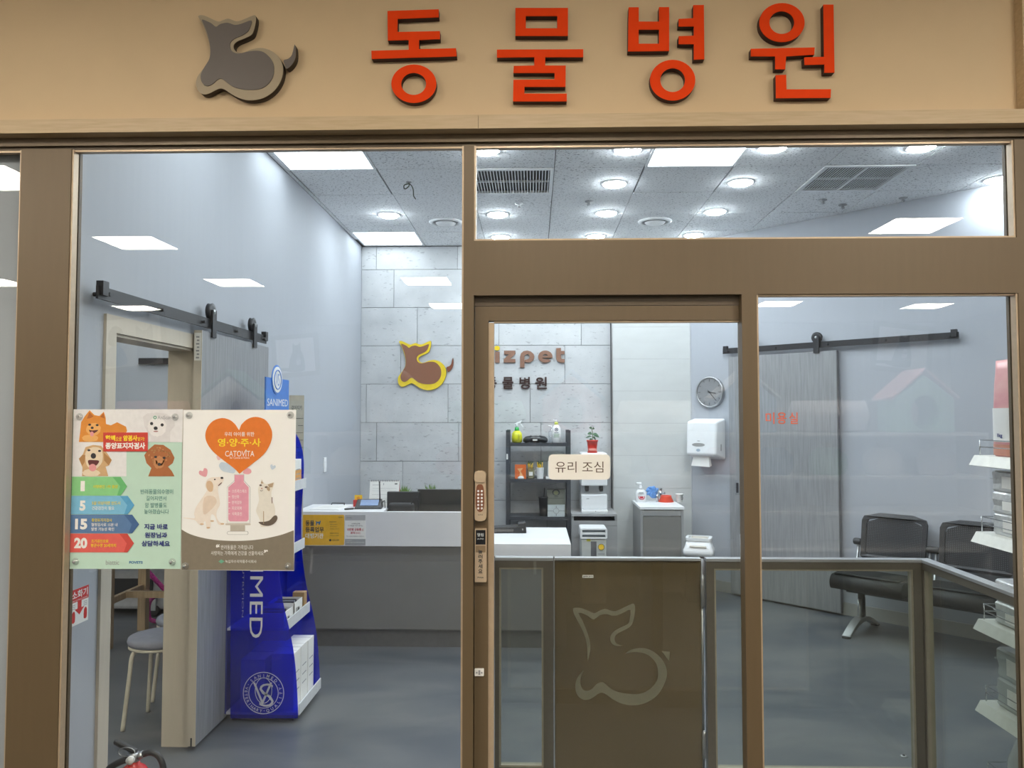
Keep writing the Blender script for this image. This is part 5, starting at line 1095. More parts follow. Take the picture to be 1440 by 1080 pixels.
MB().prism(rrect(-.11, -.09, .11, .095, .03), zl - .012, zl + .012, [rrect(-.085, -.2 + .12, .085, .075, .025)], axes='xy').build('lid_rim', M_white, t)
# ================================================================== slanted wall: clock, towel dispenser, barn door
def wall_thing(name, label, cat, px, py, c, kind=None): p = onD(px, py, c); return thing(name, label, cat, p, -math.pi / 4, kind=kind), Plane('d', c, p)
t, P = wall_thing('wall_clock', 'round grey wall clock above the towel dispenser', 'clock', 998, 575, DC - .04)
u, v = P.uv(998, 551.5); rr = .146
MB().lathe([(rr, -.025), (rr, .008), (rr - .012, .012), (rr - .014, .004)], (u, 0, v), 48, 'y', caps=False).build('rim', M_steel, t)
MB().lathe([(rr - .012, .004), (.001, .0042)], (u, 0, v), 48, 'y', caps=False).build('dial', mat('dial_grey', (.235, .24, .25), .4), t)
for k in range(12):
    a = k * math.pi / 6; ln = .026 if k % 3 == 0 else .016
    b = MB().box(-.0022, -.0056, rr - .022 - ln, .0022, -.0046, rr - .022).xf(Matrix.Translation((u, 0, v)) @ Matrix.Rotation(a, 4, 'Y')); b.build('hour_mark', M_dark, t)
for nm, ang, ln, wd in (('hour_hand', 100, .07, .004), ('minute_hand', 138, .105, .003), ('second_hand', 138 + 180, .03, .0015)):
    MB().box(-wd, -.008, -.02, wd, -.0066, ln).xf(Matrix.Translation((u, 0, v)) @ Matrix.Rotation(math.radians(ang), 4, 'Y')).build(nm, M_dark, t)
MB().lathe([(.008, .006), (.006, .01), (.001, .0105)], (u, 0, v), 14, 'y', caps=False).build('hub', M_dark, t)
t, P = wall_thing('towel_dispenser', 'white paper towel dispenser with a sheet hanging out, below the clock', 'dispenser', 995, 646, DC - .004)
(u0, v0), (u1, v1) = P.uv(969, 645), P.uv(1021, 588)
u0 += .06
MB().hexa([(u0 + .02, -.17, v0 + .05), (u1 - .01, -.17, v0 + .05), (u1, 0, v0), (u0, 0, v0), (u0 + .015, -.15, v1 - .03), (u1 - .01, -.15, v1 - .03), (u1, 0, v1), (u0, 0, v1)]).build('case', M_white, t, bevel=.022, seg=4)
w3 = u1 - u0; um = u0 + w3 * .48
b = MB(); PT = lambda x, z: (u0 + .02 + (w3 - .03) * x, -.1715 + .02 * (z), v0 + .05 + (v1 - v0 - .08) * z)
MB().add([PT(*q) for q in ell(.42, .3, .22, .055, 20)], [list(range(20))]).build('window', mat('window_grey', (.33, .33, .32), .4), t)
MB().add([PT(*q) for q in ell(.42, .14, .07, .045, 14)], [list(range(14))]).build('logo_print', pr('logo_bluegrey', (.35, .42, .5)), t); MB().add([PT(*q) for q in rect(.38, .405, .47, .425)], [(0, 1, 2, 3)]).build('lock', M_greyprint, t)
MB().add([(u1 - .004, -.09, v0 + .09), (u1 - .004, -.08, v0 + .09), (u1 - .003, -.08, v0 + .15), (u1 - .003, -.09, v0 + .15)], [(0, 1, 2, 3)]).build('side_slot', M_dark, t)
MB().hexa([(u0 + .05, -.13, v0 - .055), (u1 - .10, -.13, v0 - .06), (u1 - .10, -.09, v0 - .05), (u0 + .05, -.09, v0 - .05), (u0 + .07, -.12, v0 + .04), (u1 - .11, -.12, v0 + .04), (u1 - .11, -.10, v0 + .04), (u0 + .07, -.10, v0 + .04)]).build('paper_sheet', M_paper, t)
d3, P = wall_thing('door_3', None, None, 1100, 855, DC - .09, 'structure'); d3.location.z = 0; P.org = d3.location
(ua, va), (ub_, vb) = P.uv(1028, 836), P.uv(1182, 865)
vt = P.uv(1120, 496)[1]
bx('door_leaf', M_greywood, d3, ua, 0, .02, ub_, .04, vt)
bx('edge_strip', mat('edge_dark', (.16, .16, .17), .5), d3, ub_, 0, .02, ub_ + .004, .04, vt)
uh, vh = P.uv(1037, 686); MB().prism(rect(uh - .022, vh - .055, uh + .022, vh + .055), -.002, .0, [rect(uh - .012, vh - .045, uh + .012, vh + .045)]).build('pull_frame', M_steel, d3); bx('pull_recess', M_dark, d3, uh - .012, -.0008, vh - .045, uh + .012, -.0003, vh + .045)
dt = mat('door_text', (.80, .11, .03), .5)
for ch, x0, x1 in (('미', 1077, 1089), ('용', 1093, 1106), ('실', 1110, 1122)): lettering(ch, dt, d3, (x0, 580, x1, 596), P=P, layer=4, bold=.004, depth=.002)
(r0, z0), (r1, z1) = P.uv(1016, 500), P.uv(1348, 481)
zr = (P.uv(1016, 488)[1] + P.uv(1016, 500)[1]) / 2; zr = max(zr, vt + .05)
def barn_rail(parent, u0, u1, z, rollers, toY):
    bx('rail', M_blackmetal, parent, u0, .005, z - .025, u1, .015, z + .025)
    n = 5
    for k in range(n): MB().lathe([(.009, -.012), (.009, .055)], (u0 + .06 + (u1 - u0 - .12) * k / (n - 1), .045, z), 10, 'y').build('standoff', M_blackmetal, parent)
    for s in (u0 + .03, u1 - .03): bx('end_stop', M_blackmetal, parent, s - .02, -.008, z - .01, s + .02, .02, z + .045)
    for u in rollers:
        r_ = MB().lathe([(.03, -.012), (.045, -.01), (.04, 0), (.045, .01), (.03, .012)], (u, .010, z + .062), 28, 'y').build('roller', M_blackmetal, parent)
        bx('hanger', M_blackmetal, r_, u - .024, -.012, z - .07, u + .024, -.004, z + .07); MB().lathe([(.012, .012), (.012, .022), (.001, .023)], (u, .01, z + .062), 12, 'y', caps=False).build('axle', M_steel, r_)
ur = P.uv(1148, 470)[0]
barn_rail(d3, r0, r1, zr, [ur, P.uv(1057, 470)[0]], .1)
# left barn door
XD = XL + .06
Pd = Plane('x', XD, (XD, 4.3, 0))
d2 = thing('door_2', None, None, (XD, 4.3, 0), math.pi / 2, kind='structure')
(u0, _), (u1, _) = Pd.uv(279, 800), Pd.uv(375, 700); vt2 = Pd.uv(283, 464)[1]
bx('door_leaf', M_greywood, d2, u0, 0, .02, u1, .04, vt2); bx('edge_strip', M_cream, d2, u0 - .004, 0, .02, u0, .04, vt2)
b = MB(); b.box(u0 - .0045, .016, .02, u0 - .004, .024, .06); b.build('guide_slot', M_dark, d2)
(ra, za), (rb, zb) = Pd.uv(140, 418), Pd.uv(376, 477)
(q1, _), (q2, _) = Pd.uv(299, 450), Pd.uv(357, 465)
zr2 = max((za + zb) / 2, vt2 + .045)
barn_rail(d2, ra, rb, zr2, [q1, q2], .1)
PE = Plane('y', 4.3 + u0 - .0045, (XD - .02, 4.3 + u0 - .0045, 0))
t = thing('door_label', 'narrow white printed label on the upper edge of the left barn door', 'label', (XD - .02, 4.3 + u0 - .0045, onY(281, 507, 4.3 + u0).z)); P = Plane('y', 4.3 + u0 - .0045, t.location)
hgt = P.uv(281, 468)[1]; bx('label_sheet', M_paper, t, -.017, -.0008, 0, .017, -.0002, hgt)
for k in range(7): bx('print_line', M_greyprint, t, -.008 + .004 * (k % 2), -.0012, .01 + k * hgt / 8, .008, -.0009, .018 + k * hgt / 8)
# light switch on the left wall
t = thing('light_switch', 'small white light switch on the left wall beside the display stand', 'switch', onX(456, 664, XL), math.pi / 2)
bx('plate', M_white, t, -.035, -.009, 0, .035, 0, .12, bevel=.003); bx('rocker', M_white, t, -.02, -.013, .03, .02, -.009, .09, bevel=.002)
t = thing('measure_board', 'tall cream height chart board between blue header and light switch', 'board', (XL + .065, 5.27, 0), .3)
zt3 = onY(414, 556, 5.27).z
bx('board', mat('chart_cream', (.50, .46, .36), .6), t, -.05, -.01, 0, .05, 0, zt3)
lettering('강아지키', M_dark, t, (-.035, zt3 - .10, .035, zt3 - .07), layer=17.5, bold=.01)
for k in range(14): bx('tick', M_dark, t, .01 if k % 2 else -.02, -.0112, zt3 - .16 - k * .05, .045, -.0102, zt3 - .157 - k * .05)
# ================================================================== blue display stand
Y0s, Y1s = 4.10, 4.52
M_bluea = sheet_glass('blue_acrylic', (.04, .15, 1.0), .04, (.0, .012, .60), .30)
st = thing('display_stand', 'translucent blue display stand with white shelves beside the counter', 'display stand', (-1.45, (Y0s + Y1s) / 2, 0))
ymid = (Y0s + Y1s) / 2
Pf = Plane('y', Y1s, (-1.45, Y1s, 0))
edge = smoothpts([(398, 597), (410, 603), (418, 613), (424, 628), (427, 647), (427, 668), (425, 700), (423.5, 740), (425, 780), (430.5, 822), (439, 858), (445, 891), (448, 923), (449.5, 950), (450, 970)], 3, False)
prof = [Pf.uv(*q) for q in edge] + [Pf.uv(364, 970), Pf.uv(364, 597)]
for y, nm in ((Y0s, 'side_panel'), (Y1s, 'side_panel')): MB().prism(prof, y - ymid - .003, y - ymid + .003).build(nm, M_bluea, st)
M_shelfw = mat('shelf_white', (.70, .71, .73), .4)
xb_ = -.19
bx('back_panel', mat('stand_back', (.04, .05, .25), .5), st, xb_, Y0s - ymid + .004, .04, xb_ + .008, Y1s - ymid - .004, 1.42)
SH = [(.05, .205), (.49, .135), (.86, .10), (1.21, .105)]
for z, xf_ in SH:
    bx('shelf', M_shelfw, st, xb_ + .008, Y0s - ymid + .004, z - .012, xf_, Y1s - ymid - .004, z); bx('shelf_lip', M_shelfw, st, xf_, Y0s - ymid + .004, z - .012, xf_ + .006, Y1s - ymid - .004, z + .045)
bx('base', M_dark, st, xb_ + .03, Y0s - ymid + .03, 0, .17, Y1s - ymid - .03, .037)  # base coloured dark to stand for the shaded gap under the stand
# header board facing the room
MB().box(-.004, Y0s - ymid + .02, 1.40, .004, Y1s - ymid - .01, onX(387, 532, -1.45).z).build('header_board', mat('header_blue', (.04, .19, .62), .4), st)
zc_ = onX(388, 534, -1.45)
yc_ = zc_.y - ymid; zc_ = zc_.z
def disc_x(name, ry, rz, x, m, hole=None): 
    b = MB().prism(ell(yc_, zc_, ry, rz, 32), x, x + .003, [ell(yc_, zc_, *hole, 32)] if hole else [], axes='yz'); return b.build(name, m, st)
disc_x('header_disc', .088, .083, .004, MATS['header_blue']); disc_x('header_disc', .078, .073, .007, M_paper); disc_x('header_ring', .06, .056, .0102, MATS['header_blue'], (.055, .051))
def text_x(body, y0, z0, y1, z1, m, x=.0075, bold=0):
    o = lettering(body, m, st, (y0, z0, y1, z1), layer=0, bold=bold); o.rotation_euler.z = math.pi / 2; o.location.x = x; return o
text_x('VS', yc_ - .03, zc_ - .035, yc_ + .03, zc_ + .035, MATS['header_blue'], .0105)
zl0, zl1 = onX(387, 571, -1.45).z, onX(387, 561, -1.45).z
text_x('SANIMED', Y0s - ymid + .04, zl0, Y1s - ymid - .03, zl1, M_paper, .0045)
# emblem and lettering on the near side panel
Pn = Plane('y', Y0s - .0035, (-1.45, Y0s - .0035, 0))
off = Y0s - .0035 - ymid
def on_near(o): o.location.y = off; return o
on_near(lettering('SANIMED', M_paper, st, (350.5, 712, 371.5, 897), P=Pn, layer=1, rot=-90)); on_near(lettering('VETERINARY NUTRITION', M_greyprint, st, (340, 690, 345, 868), P=Pn, layer=1, rot=-90))
cu, cv = Pn.uv(370.6, 974.5); R0 = 29 / F * Y0s
M_ln = mat('line_pale', (.55, .58, .68), .5)
for a_, b_ in ((R0, R0 * .965), (R0 * .73, R0 * .70)): on_near(MB().prism(ell(cu, cv, a_, n=48), -.001, -.0003, [ell(cu, cv, b_, n=48)]).build('emblem_ring', M_ln, st))
on_near(MB().prism(ell(cu, cv + R0 * .12, R0 * .42, R0 * .62, 32), -.001, -.0003, [ell(cu, cv + R0 * .12, R0 * .39, R0 * .59, 32)]).build('emblem_ring', M_ln, st))
on_near(lettering('V', M_ln, st, (cu - R0 * .52, cv - R0 * .6, cu + R0 * .42, cv + R0 * .5), layer=1, bold=-.016)); on_near(lettering('S', M_ln, st, (cu - R0 * .2, cv - R0 * .65, cu + R0 * .5, cv + R0 * .45), layer=1, bold=-.016))
def ring_text(body, a0, a1, up=True):
    for k, ch in enumerate(body):
        if ch == ' ': continue
        a = math.radians(a0 + (a1 - a0) * k / (len(body) - 1)); V, Fc = textmesh(ch, .01)
        xs_ = [v[0] for v in V]; ys_ = [v[1] for v in V]; mx = (min(xs_) + max(xs_)) / 2; s = R0 * .2
        rr_ = R0 * .76 if up else R0 * .92; ro = -(a - math.pi / 2) if up else -(a + math.pi / 2)
        b = MB().add([((v[0] - mx) * s, -.0008, v[1] * s) for v in V], Fc)
        b.xf(Matrix.Translation((cu + rr_ * math.cos(a), 0, cv + rr_ * math.sin(a))) @ Matrix.Rotation(ro, 4, 'Y')); on_near(b.build('emblem_letter', M_ln, st, recalc=False))
ring_text('SANIMED', 135, 45); ring_text('VETERINARY', 165, 262, False); ring_text('QUALITY', 285, 375, False)
for a in (152, 273, 28): on_near(MB().prism(ell(cu + R0 * .84 * math.cos(math.radians(a)), cv + R0 * .84 * math.sin(math.radians(a)), .002, n=8), -.001, -.0003).build('emblem_dot', M_ln, st))
# goods on the stand
def stand_box(label, x, y, z, wx, wy, h, m=M_paper, name='carton', tape=True):
    t = thing(name, label, 'box', (-1.45 + x, ymid + y, z)); bx('box_body', m, t, -wx / 2, -wy / 2, 0, wx / 2, wy / 2, h, bevel=.002)
    if tape:
        for k in range(3): bx('print_line', M_greyprint, t, wx / 2, -wy * .3, h * .3 + k * h * .16, wx / 2 + .0006, wy * .3, h * .3 + k * h * .16 + .006)
        bx('flap_seam', M_greyprint, t, -wx / 2, -.001, h, wx / 2, .001, h + .0005)
    return t
z_ = .05
stand_box('white carton at the near front of the blue stand bottom shelf', .11, -.12, z_, .12, .12, .30)
stand_box('white carton at the middle front of the blue stand bottom shelf', .11, .01, z_, .12, .12, .30)
stand_box('white carton at the far front of the blue stand bottom shelf', .11, .14, z_, .12, .11, .295)
stand_box('white carton at the near back of the blue stand bottom shelf', -.05, -.12, z_, .13, .13, .27)
stand_box('white carton at the far back of the blue stand bottom shelf', -.05, .06, z_, .13, .2, .27)
def tray(label, x, y, z, wx, wy, h, seed):
    t = thing('open_tray', label, 'box', (-1.45 + x, ymid + y, z)); th = .004
    bx('tray_floor', M_paper, t, -wx / 2, -wy / 2, 0, wx / 2, wy / 2, th)
    for a in ((-wx / 2, -wy / 2, -wx / 2 + th, wy / 2), (wx / 2 - th, -wy / 2, wx / 2, wy / 2), (-wx / 2, -wy / 2, wx / 2, -wy / 2 + th), (-wx / 2, wy / 2 - th, wx / 2, wy / 2)): bx('tray_side', M_paper, t, a[0], a[1], th, a[2], a[3], h)
    o_ = lettering('SLIM', M_dark, t, (-wy * .3, h * .25, wy * .1, h * .6), layer=0, bold=.02); o_.rotation_euler.z = math.pi / 2; o_.location.x = wx / 2 + .0008
    for k in range(4): bx('sachet', M_dark if k % 2 else M_greyprint, t, -wx * .35, -wy * .4 + k * wy * .2, th, wx * .35, -wy * .4 + k * wy * .2 + .012, h * .95)
tray('open white tray of sachets, nearer one on the blue stand middle shelf', .03, -.11, .49, .17, .16, .075, 1)
tray('open white tray of sachets, farther one on the blue stand middle shelf', .04, .07, .49, .15, .15, .085, 2)
stand_box('kraft sided carton at the far end of the blue stand middle shelf', .09, .175, .49, .07, .05, .11, mat('kraft', (.42, .27, .13), .7), tape=False)
t = thing('leaflet', 'shiny red and white leaflet leaning on the blue stand', 'leaflet', (-1.45 + .075, ymid - .1, .86)); 
MB().hexa([(-.05, -.02, 0), (.05, -.02, 0), (.05, -.018, 0), (-.05, -.018, 0), (-.05, .02, .09), (.05, .02, .09), (.05, .022, .09), (-.05, .022, .09)]).build('sheet', M_paper, t); MB().hexa([(-.05, -.0005, .045), (.05, -.0005, .045), (.05, 0, .045), (-.05, 0, .045), (-.05, .0195, .09), (.05, .0195, .09), (.05, .0199, .09), (-.05, .0199, .09)]).build('red_print', MATS['print_red'], t)
stand_box('white and orange carton on the blue stand top shelf', .06, .10, 1.21, .07, .12, .16, M_paper); t = SC.objects[-1] if False else None
bx('orange_band', mat('band_orange', (.72, .34, .08), .5), [o for o in COL.objects if o.get('label') == 'white and orange carton on the blue stand top shelf'][0], -.0355, -.0605, .0, .0355, .0605, .10)
# ================================================================== fire extinguisher and its sign
t = thing('fire_extinguisher', 'red fire extinguisher with black handle and hose inside the left window', 'extinguisher', (onY(188, 1070, 2.76).x, 2.76, 0))
M_ext = mat('extinguisher_red', (.60, .025, .02), .25)
MB().lathe([(.06, 0), (.066, .006), (.066, .30), (.06, .335), (.04, .365), (.022, .378), (.02, .39)], n=32).build('cylinder', M_ext, t)
MB().lathe([(.018, .385), (.02, .39), (.02, .415), (.016, .42)], n=20).build('valve', M_steel, t)
MB().tube(smoothpts([(-.012, 0, .40), (-.05, 0, .385), (-.085, 0, .365), (-.095, 0, .35)], 4, False), [.012] * 9 + [.011] * 3 + [.008], 8).build('carry_handle', M_black, t)
MB().tube(smoothpts([(.01, 0, .42), (-.02, 0, .435), (-.06, 0, .452), (-.072, 0, .455)], 4, False), [.010, .011, .011, .011, .011, .011, .011, .011, .010, .010, .009, .008, .006], 8).build('lever', M_black, t)
MB().tube(smoothpts([(.018, 0, .405), (.06, .0, .42), (.095, .0, .40), (.11, .0, .34), (.105, .0, .2), (.085, .0, .08)], 6, False), .011, 10).build('hose', M_black, t); MB().tube([(.016, 0, .405), (.035, 0, .414)], .013, 10).build('hose_nut', M_steel, t)
MB().tube([(.03 * math.cos(a) - .02, -.012, .425 + .016 * math.sin(a)) for a in [2 * math.pi * i / 14 for i in range(15)]], .0018, 5).build('pin_ring', M_steel, t)
MB().lathe([(.0665, .12), (.0668, .121), (.0668, .27), (.0665, .271)], n=32, caps=False).build('label_band', M_paper, t)
MB().lathe([(.014, .0), (.014, .012), (.001, .0125)], (.0, -.018, .402), 14, 'y', caps=False).build('gauge', M_white, t)
P = Plane('x', XL + .0008, onX(111, 881, XL + .0008))
t = thing('extinguisher_sign', 'red and white fire extinguisher sticker on the left wall by the window', 'sign', P.org, math.pi / 2)
M_sred = pr('sticker_red', (.62, .03, .025)); (u0, v0), (u1, v1) = P.uv(98, 882), P.uv(124.5, 824)
v0 = P.uv(111, 877)[1]; v1 = P.uv(111, 827)[1]; wdt = u1 - u0; ht = v1 - v0
bx('sheet', M_paper, t, u0, -.0006, v0, u1, 0, v1); bx('header', M_sred, t, u0, -.0011, v1 - ht * .36, u1, -.0007, v1)
lettering('소화기', wh, t, (u0 + wdt * .06, v1 - ht * .27, u1 - wdt * .06, v1 - ht * .05), layer=2.4, bold=.02); lettering('FIRE EXTINGUISHER', wh, t, (u0 + wdt * .05, v1 - ht * .34, u1 - wdt * .05, v1 - ht * .30), layer=2.4)
um = (u0 + u1) / 2; MB().prism([(um - .012, v1 - ht * .36), (um - .012, v1 - ht * .56), (um - .03, v1 - ht * .56), (um, v1 - ht * .74), (um + .03, v1 - ht * .56), (um + .012, v1 - ht * .56), (um + .012, v1 - ht * .36)], -.0013, -.0007).build('arrow', M_sred, t)
for s in (-1, 1): MB().prism(smoothpts([(um + s * wdt * .33 - .009, v0 + ht * .1), (um + s * wdt * .33 + .009, v0 + ht * .1), (um + s * wdt * .33 + .01, v0 + ht * .32), (um + s * wdt * .33 + .003, v0 + ht * .4), (um + s * wdt * .33 - .008, v0 + ht * .34)], 2), -.0013, -.0007).build('pictogram', M_sred, t)
for k in range(3): bx('print_line', M_greyprint, t, u0 + wdt * .07, -.001, v1 - ht * (.44 + .05 * k), u0 + wdt * .27, -.0007, v1 - ht * (.425 + .05 * k)); bx('print_line', M_greyprint, t, u1 - wdt * .27, -.001, v1 - ht * (.44 + .05 * k), u1 - wdt * .07, -.0007, v1 - ht * (.425 + .05 * k))
# ================================================================== side room: table, stools, machine
a = onZ(150, 913, 0); b_ = onZ(193, 885, 0)
t = thing('work_table', 'light wood table on square posts in the side room', 'table', (a.x, a.y, 0), 0)
L_, W_ = .95, b_.y - a.y + .06
for x in (0, L_):
    for y in (0, W_ - .06): bx('leg', M_lightwood, t, x - .03, y - .03, 0, x + .03, y + .03, .86)
    bx('stretcher', M_lightwood, t, x - .015, .03, .30, x + .015, W_ - .09, .345)
bx('stretcher', M_lightwood, t, .015, W_ * .4 - .015, .305, L_ - .015, W_ * .4 + .02, .35); bx('table_top', M_lightwood, t, -.08, -.08, .86, L_ + .08, W_ + .02, .90)
def stool(x, y, rz, label, h=.46):
    t = thing('stool', label, 'stool', (x, y, 0), rz, 'stools in the side room'); ml = mat('stool_cream', (.62, .58, .48), .4)
    MB().lathe([(.145, h - .045), (.16, h - .04), (.166, h - .022), (.16, h - .006), (.14, h), (.001, h + .003)], n=36, caps=False).build('cushion', mat('stool_fabric', (.24, .25, .30), .85, bump=.1), t)
    MB().lathe([(.15, h - .06), (.16, h - .055), (.16, h - .045), (.001, h - .045)], n=32).build('seat_plate', ml, t)
    for k in range(4):
        q = math.pi / 4 + k * math.pi / 2; c_, s_ = math.cos(q), math.sin(q)
        MB().tube(smoothpts([(.06 * c_, .06 * s_, h - .068), (.125 * c_, .125 * s_, h - .069), (.146 * c_, .146 * s_, h - .095), (.155 * c_, .155 * s_, h - .18), (.1695 * c_, .1695 * s_, h - .32), (.184 * c_, .184 * s_, .0)], 4, False), .0115, 8).build('leg', ml, t)
f1 = onZ(173, 1026, 0)
stool(-1.985, 4.10, 0, 'round grey cushioned stool nearest the doorway')
p = onZ(243, 905, .0)
stool(-2.03, 4.50, 0, 'round grey cushioned stool farther in, behind the first one')
# grooming machine with a pink lead
t = thing('wheeled_machine', 'grey wheeled machine with black deck behind the wood table', 'machine', (onZ(205, 862, 0).x, onZ(205, 862, 0).y + .2, 0))
mg_ = mat('machine_grey', (.42, .43, .45), .4)
MB().hexa([(-.9, -.3, .05), (.35, -.3, .05), (.35, .15, .05), (-.9, .15, .05), (-.7, -.26, .42), (.30, -.26, .42), (.30, .12, .42), (-.7, .12, .42)]).build('body', mg_, t, bevel=.03); bx('deck', M_black, t, -.5, -.31, .16, .1, -.29, .3)
MB().tube([(-.75, -.32, .05), (-.3, -.34, .42), (.3, -.34, .46)], .035, 10).build('side_arm', mg_, t)
for x in (-.6, .12): MB().lathe([(.035, -.02), (.045, -.015), (.045, .015), (.035, .02)], (x, -.3, .045), 20, 'y').build('caster', M_black, t); bx('caster_fork', mg_, t, x - .02, -.325, .05, x + .02, -.275, .2)
t = thing('pet_lead', 'pink dotted pet lead draped over the grey machine', 'lead', (onY(225, 822, 5.9).x, 5.98, 0)); mp_ = mat('lead_pink', (.55, .03, .28), .6, var=.5, scale=90)
MB().tube(smoothpts([(-.25, 0, .5), (-.15, 0, .42), (-.02, -.02, .30), (.10, -.02, .2), (.25, 0, .24), (.1, .02, .26), (-.1, .0, .2), (-.12, 0, .05), (-.05, 0, .018)], 5, False), .018, 6).build('strap', mp_, t); MB().lathe([(.012, 0), (.016, .01), (.012, .05)], (.25, 0, .2), 10).build('clip', M_steel, t)
# low cabinet line along the side room's far wall and a wall rail
YL = YB - .3
t = thing('wall_cabinet', 'long pale grey low cabinet along the side room far wall', 'cabinet', (-4.3, YL - .5, 0))
bx('carcass', M_grey, t, -.48, .02, .06, 1.05, .49, .84)
for k in range(3): q = bx('cabinet_door', M_grey, t, -.47 + k * .5, 0, .08, .02 + k * .5, .02, .82); bx('handle', M_steel, q, -.01 + k * .5, -.02, .6, 0 + k * .5, 0, .72)
bx('worktop', M_counterwhite, t, -.49, -.02, .84, 1.06, .495, .88)
q0, q1 = onY(195, 508, YL - .03), onY(243, 508, YL - .03)
t = thing('wall_rail', 'dark flat rail on the side room wall seen through the doorway', 'rail', (q0.x, YL, q0.z - .03)); bx('bar', M_blackmetal, t, 0, -.035, 0, q1.x - q0.x + .7, -.022, .06)
for x in (.05, .5, 1.0): MB().lathe([(.012, 0), (.012, .022)], (x, 0, .03), 10, 'y').build('standoff', M_blackmetal, t)
# ================================================================== waiting bench
def mesh_fabric():
    m, t, b, o = nt('mesh_fabric'); N = t.nodes.new; L = t.links.new
    tc = N('ShaderNodeTexCoord'); sx = N('ShaderNodeSeparateXYZ'); L(tc.outputs['Object'], sx.inputs[0])
    def wave(s):
        a = N('ShaderNodeMath'); a.operation = 'MULTIPLY'; a.inputs[1].default_value = 2 * math.pi / .0125; L(s, a.inputs[0]); c = N('ShaderNodeMath'); c.operation = 'SINE'; L(a.outputs[0], c.inputs[0])
        g = N('ShaderNodeMath'); g.operation = 'GREATER_THAN'; g.inputs[1].default_value = .6; L(c.outputs[0], g.inputs[0]); return g.outputs[0]
    mu = N('ShaderNodeMath'); mu.operation = 'MULTIPLY'; L(wave(sx.outputs['X']), mu.inputs[0]); L(wave(sx.outputs['Z']), mu.inputs[1])
    b.inputs['Base Color'].default_value = (.014, .014, .016, 1); b.inputs['Roughness'].default_value = .5
    tr = N('ShaderNodeBsdfTransparent'); mx = N('ShaderNodeMixShader'); L(mu.outputs[0], mx.inputs[0]); L(b.outputs[0], mx.inputs[1]); L(tr.outputs[0], mx.inputs[2]); L(mx.outputs[0], o.inputs['Surface']); return m
M_mesh = mesh_fabric()
M_vinyl = mat('black_vinyl', (.010, .010, .011), .55, bump=.05, bscale=300)
fa, fb = onZ(1181, 897, 0), onZ(1232, 877, 0); fm = (fa + fb) / 2
bn = thing('waiting_bench', 'black linked waiting bench with mesh backs and a silver arched foot', 'bench', (fm.x, fm.y, 0), -math.pi / 4)
hs = .44
bx('beam', M_blackmetal, bn, -.08, -.02, hs - .16, 1.75, .05, hs - .08)
for k in range(3):
    ox_ = .17 + k * .565
    def sx_(y, z, w_): return [(ox_ + q * w_, y, z) for q in (-1, 1)]
    rings = [[(ox_ + .25 * x, y, z) for x in (-1, 1)] for y, z in ()]
    pr_ = [(-.30, hs - .04), (-.285, hs - .085), (-.24, hs - .09), (.0, hs - .075), (.19, hs - .06), (.2, hs - .03), (.0, hs - .01), (-.2, hs + .012), (-.27, hs + .005)]
    MB().prism(smoothpts(pr_, 3), ox_ - .252, ox_ + .252, axes='yz', smooth=True).build('seat', M_vinyl, bn)
    MB().prism(smoothpts([(-.24, hs + .010), (0, hs - .004), (.18, hs - .024), (.18, hs - .012), (0, hs + .012), (-.23, hs + .026)], 3), ox_ - .23, ox_ + .23, axes='yz', smooth=True).build('cushion', M_vinyl, bn)
    bk = lambda z: .20 + (z - hs) * .22
    zt_, zb_ = hs + .42, hs + .07
    out = [(-.235, zb_ + .02), (-.215, zb_), (.215, zb_), (.235, zb_ + .02), (.24, zt_ - .06), (.225, zt_ - .025), (.12, zt_), (-.12, zt_), (-.225, zt_ - .025), (-.24, zt_ - .06)]; ins = [(x * .86, zb_ + .035 + (z - zb_) * .80) for x, z in out]
    def bend(mb):
        mb.v = [(ox_ + x, bk(z) + y - .05 * (1 - (x / .24) ** 2) * -.6, z) for x, y, z in mb.v]; return mb
    bend(MB().prism(out, -.012, .012, [ins])).build('back_frame', M_black, bn)
    g = MB(); nx = 8
    for i in range(nx + 1):
        for j in range(nx + 1):
            pass
    V = []; Fc = []
    for j in range(9):
        z = ins[1][1] + (ins[6][1] - ins[1][1]) * j / 8; wv = .205 if j < 7 else (.197 if j == 7 else .11)
        for i in range(9): V.append((-wv + 2 * wv * i / 8, 0, z))
    for j in range(8):
        for i in range(8): n_ = j * 9 + i; Fc.append((n_, n_ + 1, n_ + 10, n_ + 9))
    bend(MB().add(V, Fc, True)).build('back_mesh', M_mesh, bn)
    for s in (-1, 1):
        MB().lathe([(.022, -.03), (.026, -.02), (.026, .02), (.022, .03)], (ox_ + s * .268, bk(hs + .19) + .01, hs + .19), 16, 'x').build('back_knob', M_black, bn)
        MB().tube([(ox_ + s * .262, bk(hs + .19) + .012, hs + .19), (ox_ + s * .262, .2, hs - .05), (ox_ + s * .262, .04, hs - .11)], .012, 8).build('back_support', M_steel, bn)
for lx in (0.02, 1.64):
    MB().tube([(lx, .015, .09), (lx, .015, hs - .09)], .025, 14).build('leg', M_blackmetal, bn); MB().tube([(lx - .0, -.02, .07), (lx, -.02, hs - .2)], .016, 12).build('leg', M_steel, bn); MB().tube([(lx, .05, .07), (lx, .05, hs - .2)], .016, 12).build('leg', M_steel, bn)
    arc_o = [(-.27 + .54 * i / 14, .012 + .10 * math.sin(math.pi * i / 14)) for i in range(15)]; arc_i = [(-.25 + .50 * i / 14, .0 + .075 * math.sin(math.pi * i / 14)) for i in range(15)]
    MB().prism(arc_o + arc_i[::-1], lx - .03, lx + .03, axes='yz').build('foot_arch', M_steel, bn, bevel=.004)
    for s in (-.26, .26): MB().lathe([(.032, 0), (.032, .01), (.02, .014)], (lx, s, 0), 16).build('foot_pad', M_black, bn)
